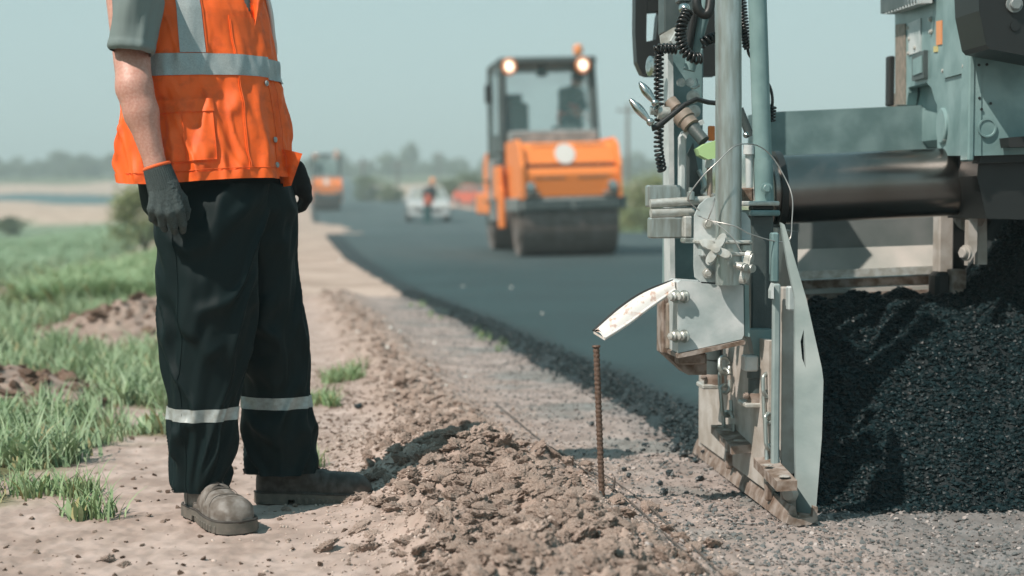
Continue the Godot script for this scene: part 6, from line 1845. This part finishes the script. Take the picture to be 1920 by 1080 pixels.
	for i in cl.size():
		var q = cl[i]
		var p := on_ground(q[0], q[1])
		var s: float = q[2] / FOC * -p.z * 1.15
		var c := inst("soil_clod", big[i % 4], bm, self, turn(s, p + Vector3(0, s * 0.08, 0), 0.8))
		tag(c, q[3] if q[3] else "dry brown clod of earth on the windrow right of the worker", "clod", "clods of earth on the windrow")
	var lump := rock(160, 2, 0.3, 6, true)
	for q in [[1180, 900, 11, ""], [1247, 930, 14, "roundish black asphalt lump lying alone near the kinked string"], [1258, 895, 15, ""], [1315, 905, 14, ""], [1240, 914, 10, ""], [1172, 886, 10, ""], [1283, 860, 18, ""], [1212, 838, 14, ""], [1268, 850, 20, ""], [1110, 802, 12, ""], [380 / 2.92 + 540, 430 + 978 / 2.92, 14, "small black stone on the dirt right of the far trouser leg"]]:
		var p := on_ground(q[0], q[1])
		var s: float = q[2] / FOC * -p.z * 1.2
		tag(inst("asphalt_lump", lump, M.heap_lump, self, turn(s, p + Vector3(0, s * 0.25, 0), 0.9)), q[3] if q[3] else "small black asphalt lump on the gravel beside the new road edge", "asphalt lump", "black lumps beside the new mat")

func _ready() -> void:
	# camera, sky, sun, exposure
	var cam := Camera3D.new()
	cam.name = "camera"
	cam.fov = rad_to_deg(2.0 * atan(540.0 / FOC))
	cam.far = 9000.0
	cam.near = 0.1
	cam.position = Vector3(0, EYE, 0)
	cam.rotation.x = -atan((540.0 - HORIZON) / FOC)
	var lens := CameraAttributesPhysical.new()
	lens.frustum_focal_length = 12.0 / tan(atan(540.0 / FOC))
	lens.frustum_focus_distance = 3.95
	lens.exposure_aperture = 3.1
	cam.attributes = lens
	add_child(cam)
	var env := Environment.new()
	env.background_mode = Environment.BG_SKY
	var sky := ProceduralSkyMaterial.new()
	sky.sky_top_color = Color(0.48, 0.66, 0.71)
	sky.sky_horizon_color = Color(0.745, 0.835, 0.835)
	sky.sky_curve = 0.22
	sky.ground_bottom_color = Color(0.36, 0.33, 0.28)
	sky.ground_horizon_color = Color(0.66, 0.72, 0.70)
	sky.sun_angle_max = 8.0
	env.sky = Sky.new()
	env.sky.sky_material = sky
	env.tonemap_mode = Environment.TONE_MAPPER_LINEAR
	env.tonemap_exposure = 1.18
	env.fog_enabled = true
	env.fog_density = 0.0024
	env.fog_light_color = Color(0.86, 0.93, 0.93)
	env.sdfgi_enabled = true
	env.ssao_enabled = true
	env.ssil_enabled = true
	var we := WorldEnvironment.new()
	we.name = "environment"
	we.environment = env
	add_child(we)
	var sun := DirectionalLight3D.new()
	sun.name = "sun"
	sun.light_energy = 1.6
	sun.light_color = Color(1.0, 0.95, 0.905)
	sun.light_angular_distance = 0.5
	sun.shadow_enabled = true
	var to := Vector3(-0.77, 1.22, 0.64).normalized()
	sun.basis = Basis.looking_at(-to, Vector3.UP)
	add_child(sun)
	# noise that shapes the land and the cloth
	rng.seed = 20240611
	n1.noise_type = FastNoiseLite.TYPE_SIMPLEX_SMOOTH; n1.frequency = 0.2; n1.fractal_octaves = 2; n1.seed = 4
	n3.noise_type = FastNoiseLite.TYPE_SIMPLEX; n3.frequency = 0.2; n3.fractal_octaves = 2; n3.seed = 9
	for q in [n2, n4]:
		q.noise_type = FastNoiseLite.TYPE_CELLULAR
		q.cellular_return_type = FastNoiseLite.RETURN_DISTANCE2_SUB
		q.fractal_type = FastNoiseLite.FRACTAL_NONE
		q.frequency = 0.2
	n4.seed = 12
	make_materials()
	M.stitch = mat(lin(0.74, 0.11, 0.012), 0.8)
	M.stitch_dark = mat(lin(0.05, 0.045, 0.04), 0.9)
	M.heap_lump = mat(lin(0.016, 0.023, 0.025), 0.45)
	# the land, the road, what lies on them
	land()
	road()
	heap()
	loose()
	plants()
	far_trees()
	# machines and people
	build_paver()
	worker()
	var rol := roller()
	rol.scale = Vector3(0.9, 1, 1)
	rol.rotation = Vector3(0, 0.13, 0.03)
	var zr := 23.0
	rol.position = Vector3((1046.0 - 960.0) / FOC * zr, road_height(zr, 3.0), -zr - 1.3)
	var r2: Node3D = rol.duplicate()
	r2.name = numbered("road_roller")
	add_child(r2)
	for l in r2.find_children("headlight_lamp", "", true, false): l.material_override = M.chrome
	tag(r2, "second orange road roller far down the road, hazy, beside the worker's left hand", "road roller")
	r2.rotation = Vector3(0, 0.13, 0.0)
	r2.position = Vector3((609.0 - 960.0) / FOC * 84.0, road_height(84.0, 3.0), -85.0)
	var rp := rol.position
	var J := func(px: float, py: float, z: float) -> Vector3: return at(px, py, z)
	var zo := 25.9
	figure("driver in dark clothes with a red collar leaning forward inside the front roller's cab", {"fl": J.call(1062, 262, zo - 0.3), "fr": J.call(1080, 262, zo - 0.3), "kl": J.call(1060, 232, zo - 0.45), "kr": J.call(1082, 232, zo - 0.45), "hip": J.call(1064, 226, zo), "chest": J.call(1070, 182, zo), "neck": J.call(1078, 163, zo - 0.08), "head": J.call(1082, 152, zo - 0.12), "crown": J.call(1084, 143, zo - 0.13), "sl": J.call(1056, 174, zo), "sr": J.call(1086, 176, zo), "el": J.call(1054, 200, zo - 0.1), "er": J.call(1094, 198, zo - 0.2), "wl": J.call(1070, 208, zo - 0.35), "wr": J.call(1090, 208, zo - 0.4), "face": Vector3(0.4, -0.2, 0.9).normalized()}, M.coat, M.coat, M.coat, M.red_work)
	var zp := 60.5
	figure("man in an orange cap and dark teal trousers on the road before the white car", {"fl": J.call(797, 421, zp), "fr": J.call(806, 421, zp), "kl": J.call(797, 402, zp), "kr": J.call(806, 402, zp), "hip": J.call(802, 381, zp), "chest": J.call(806, 359, zp), "neck": J.call(808, 350, zp), "head": J.call(810, 344, zp), "crown": J.call(811, 339, zp), "sl": J.call(798, 355, zp), "sr": J.call(814, 354, zp), "el": J.call(793, 366, zp), "er": J.call(816, 366, zp), "wl": J.call(796, 375, zp - 0.2), "wr": J.call(813, 376, zp - 0.2), "face": Vector3(0.3, 0, 0.95)}, M.coat, M.blue_work, M.orange_pale, M.red_work)
	car("parked_car", "white car parked on the road in the haze behind the man in the orange cap", M.white_car, Vector3((797.0 - 960.0) / FOC * 66.0, road_height(66.0, 2.5), -68.0), 0.08)
	car("parked_car", "red orange car on the roadside left of the front roller", M.red_car, Vector3((895.0 - 960.0) / FOC * 104.0, swell(-2.2, 104.0) + 0.05, -106.0), 0.5)
	small_things()
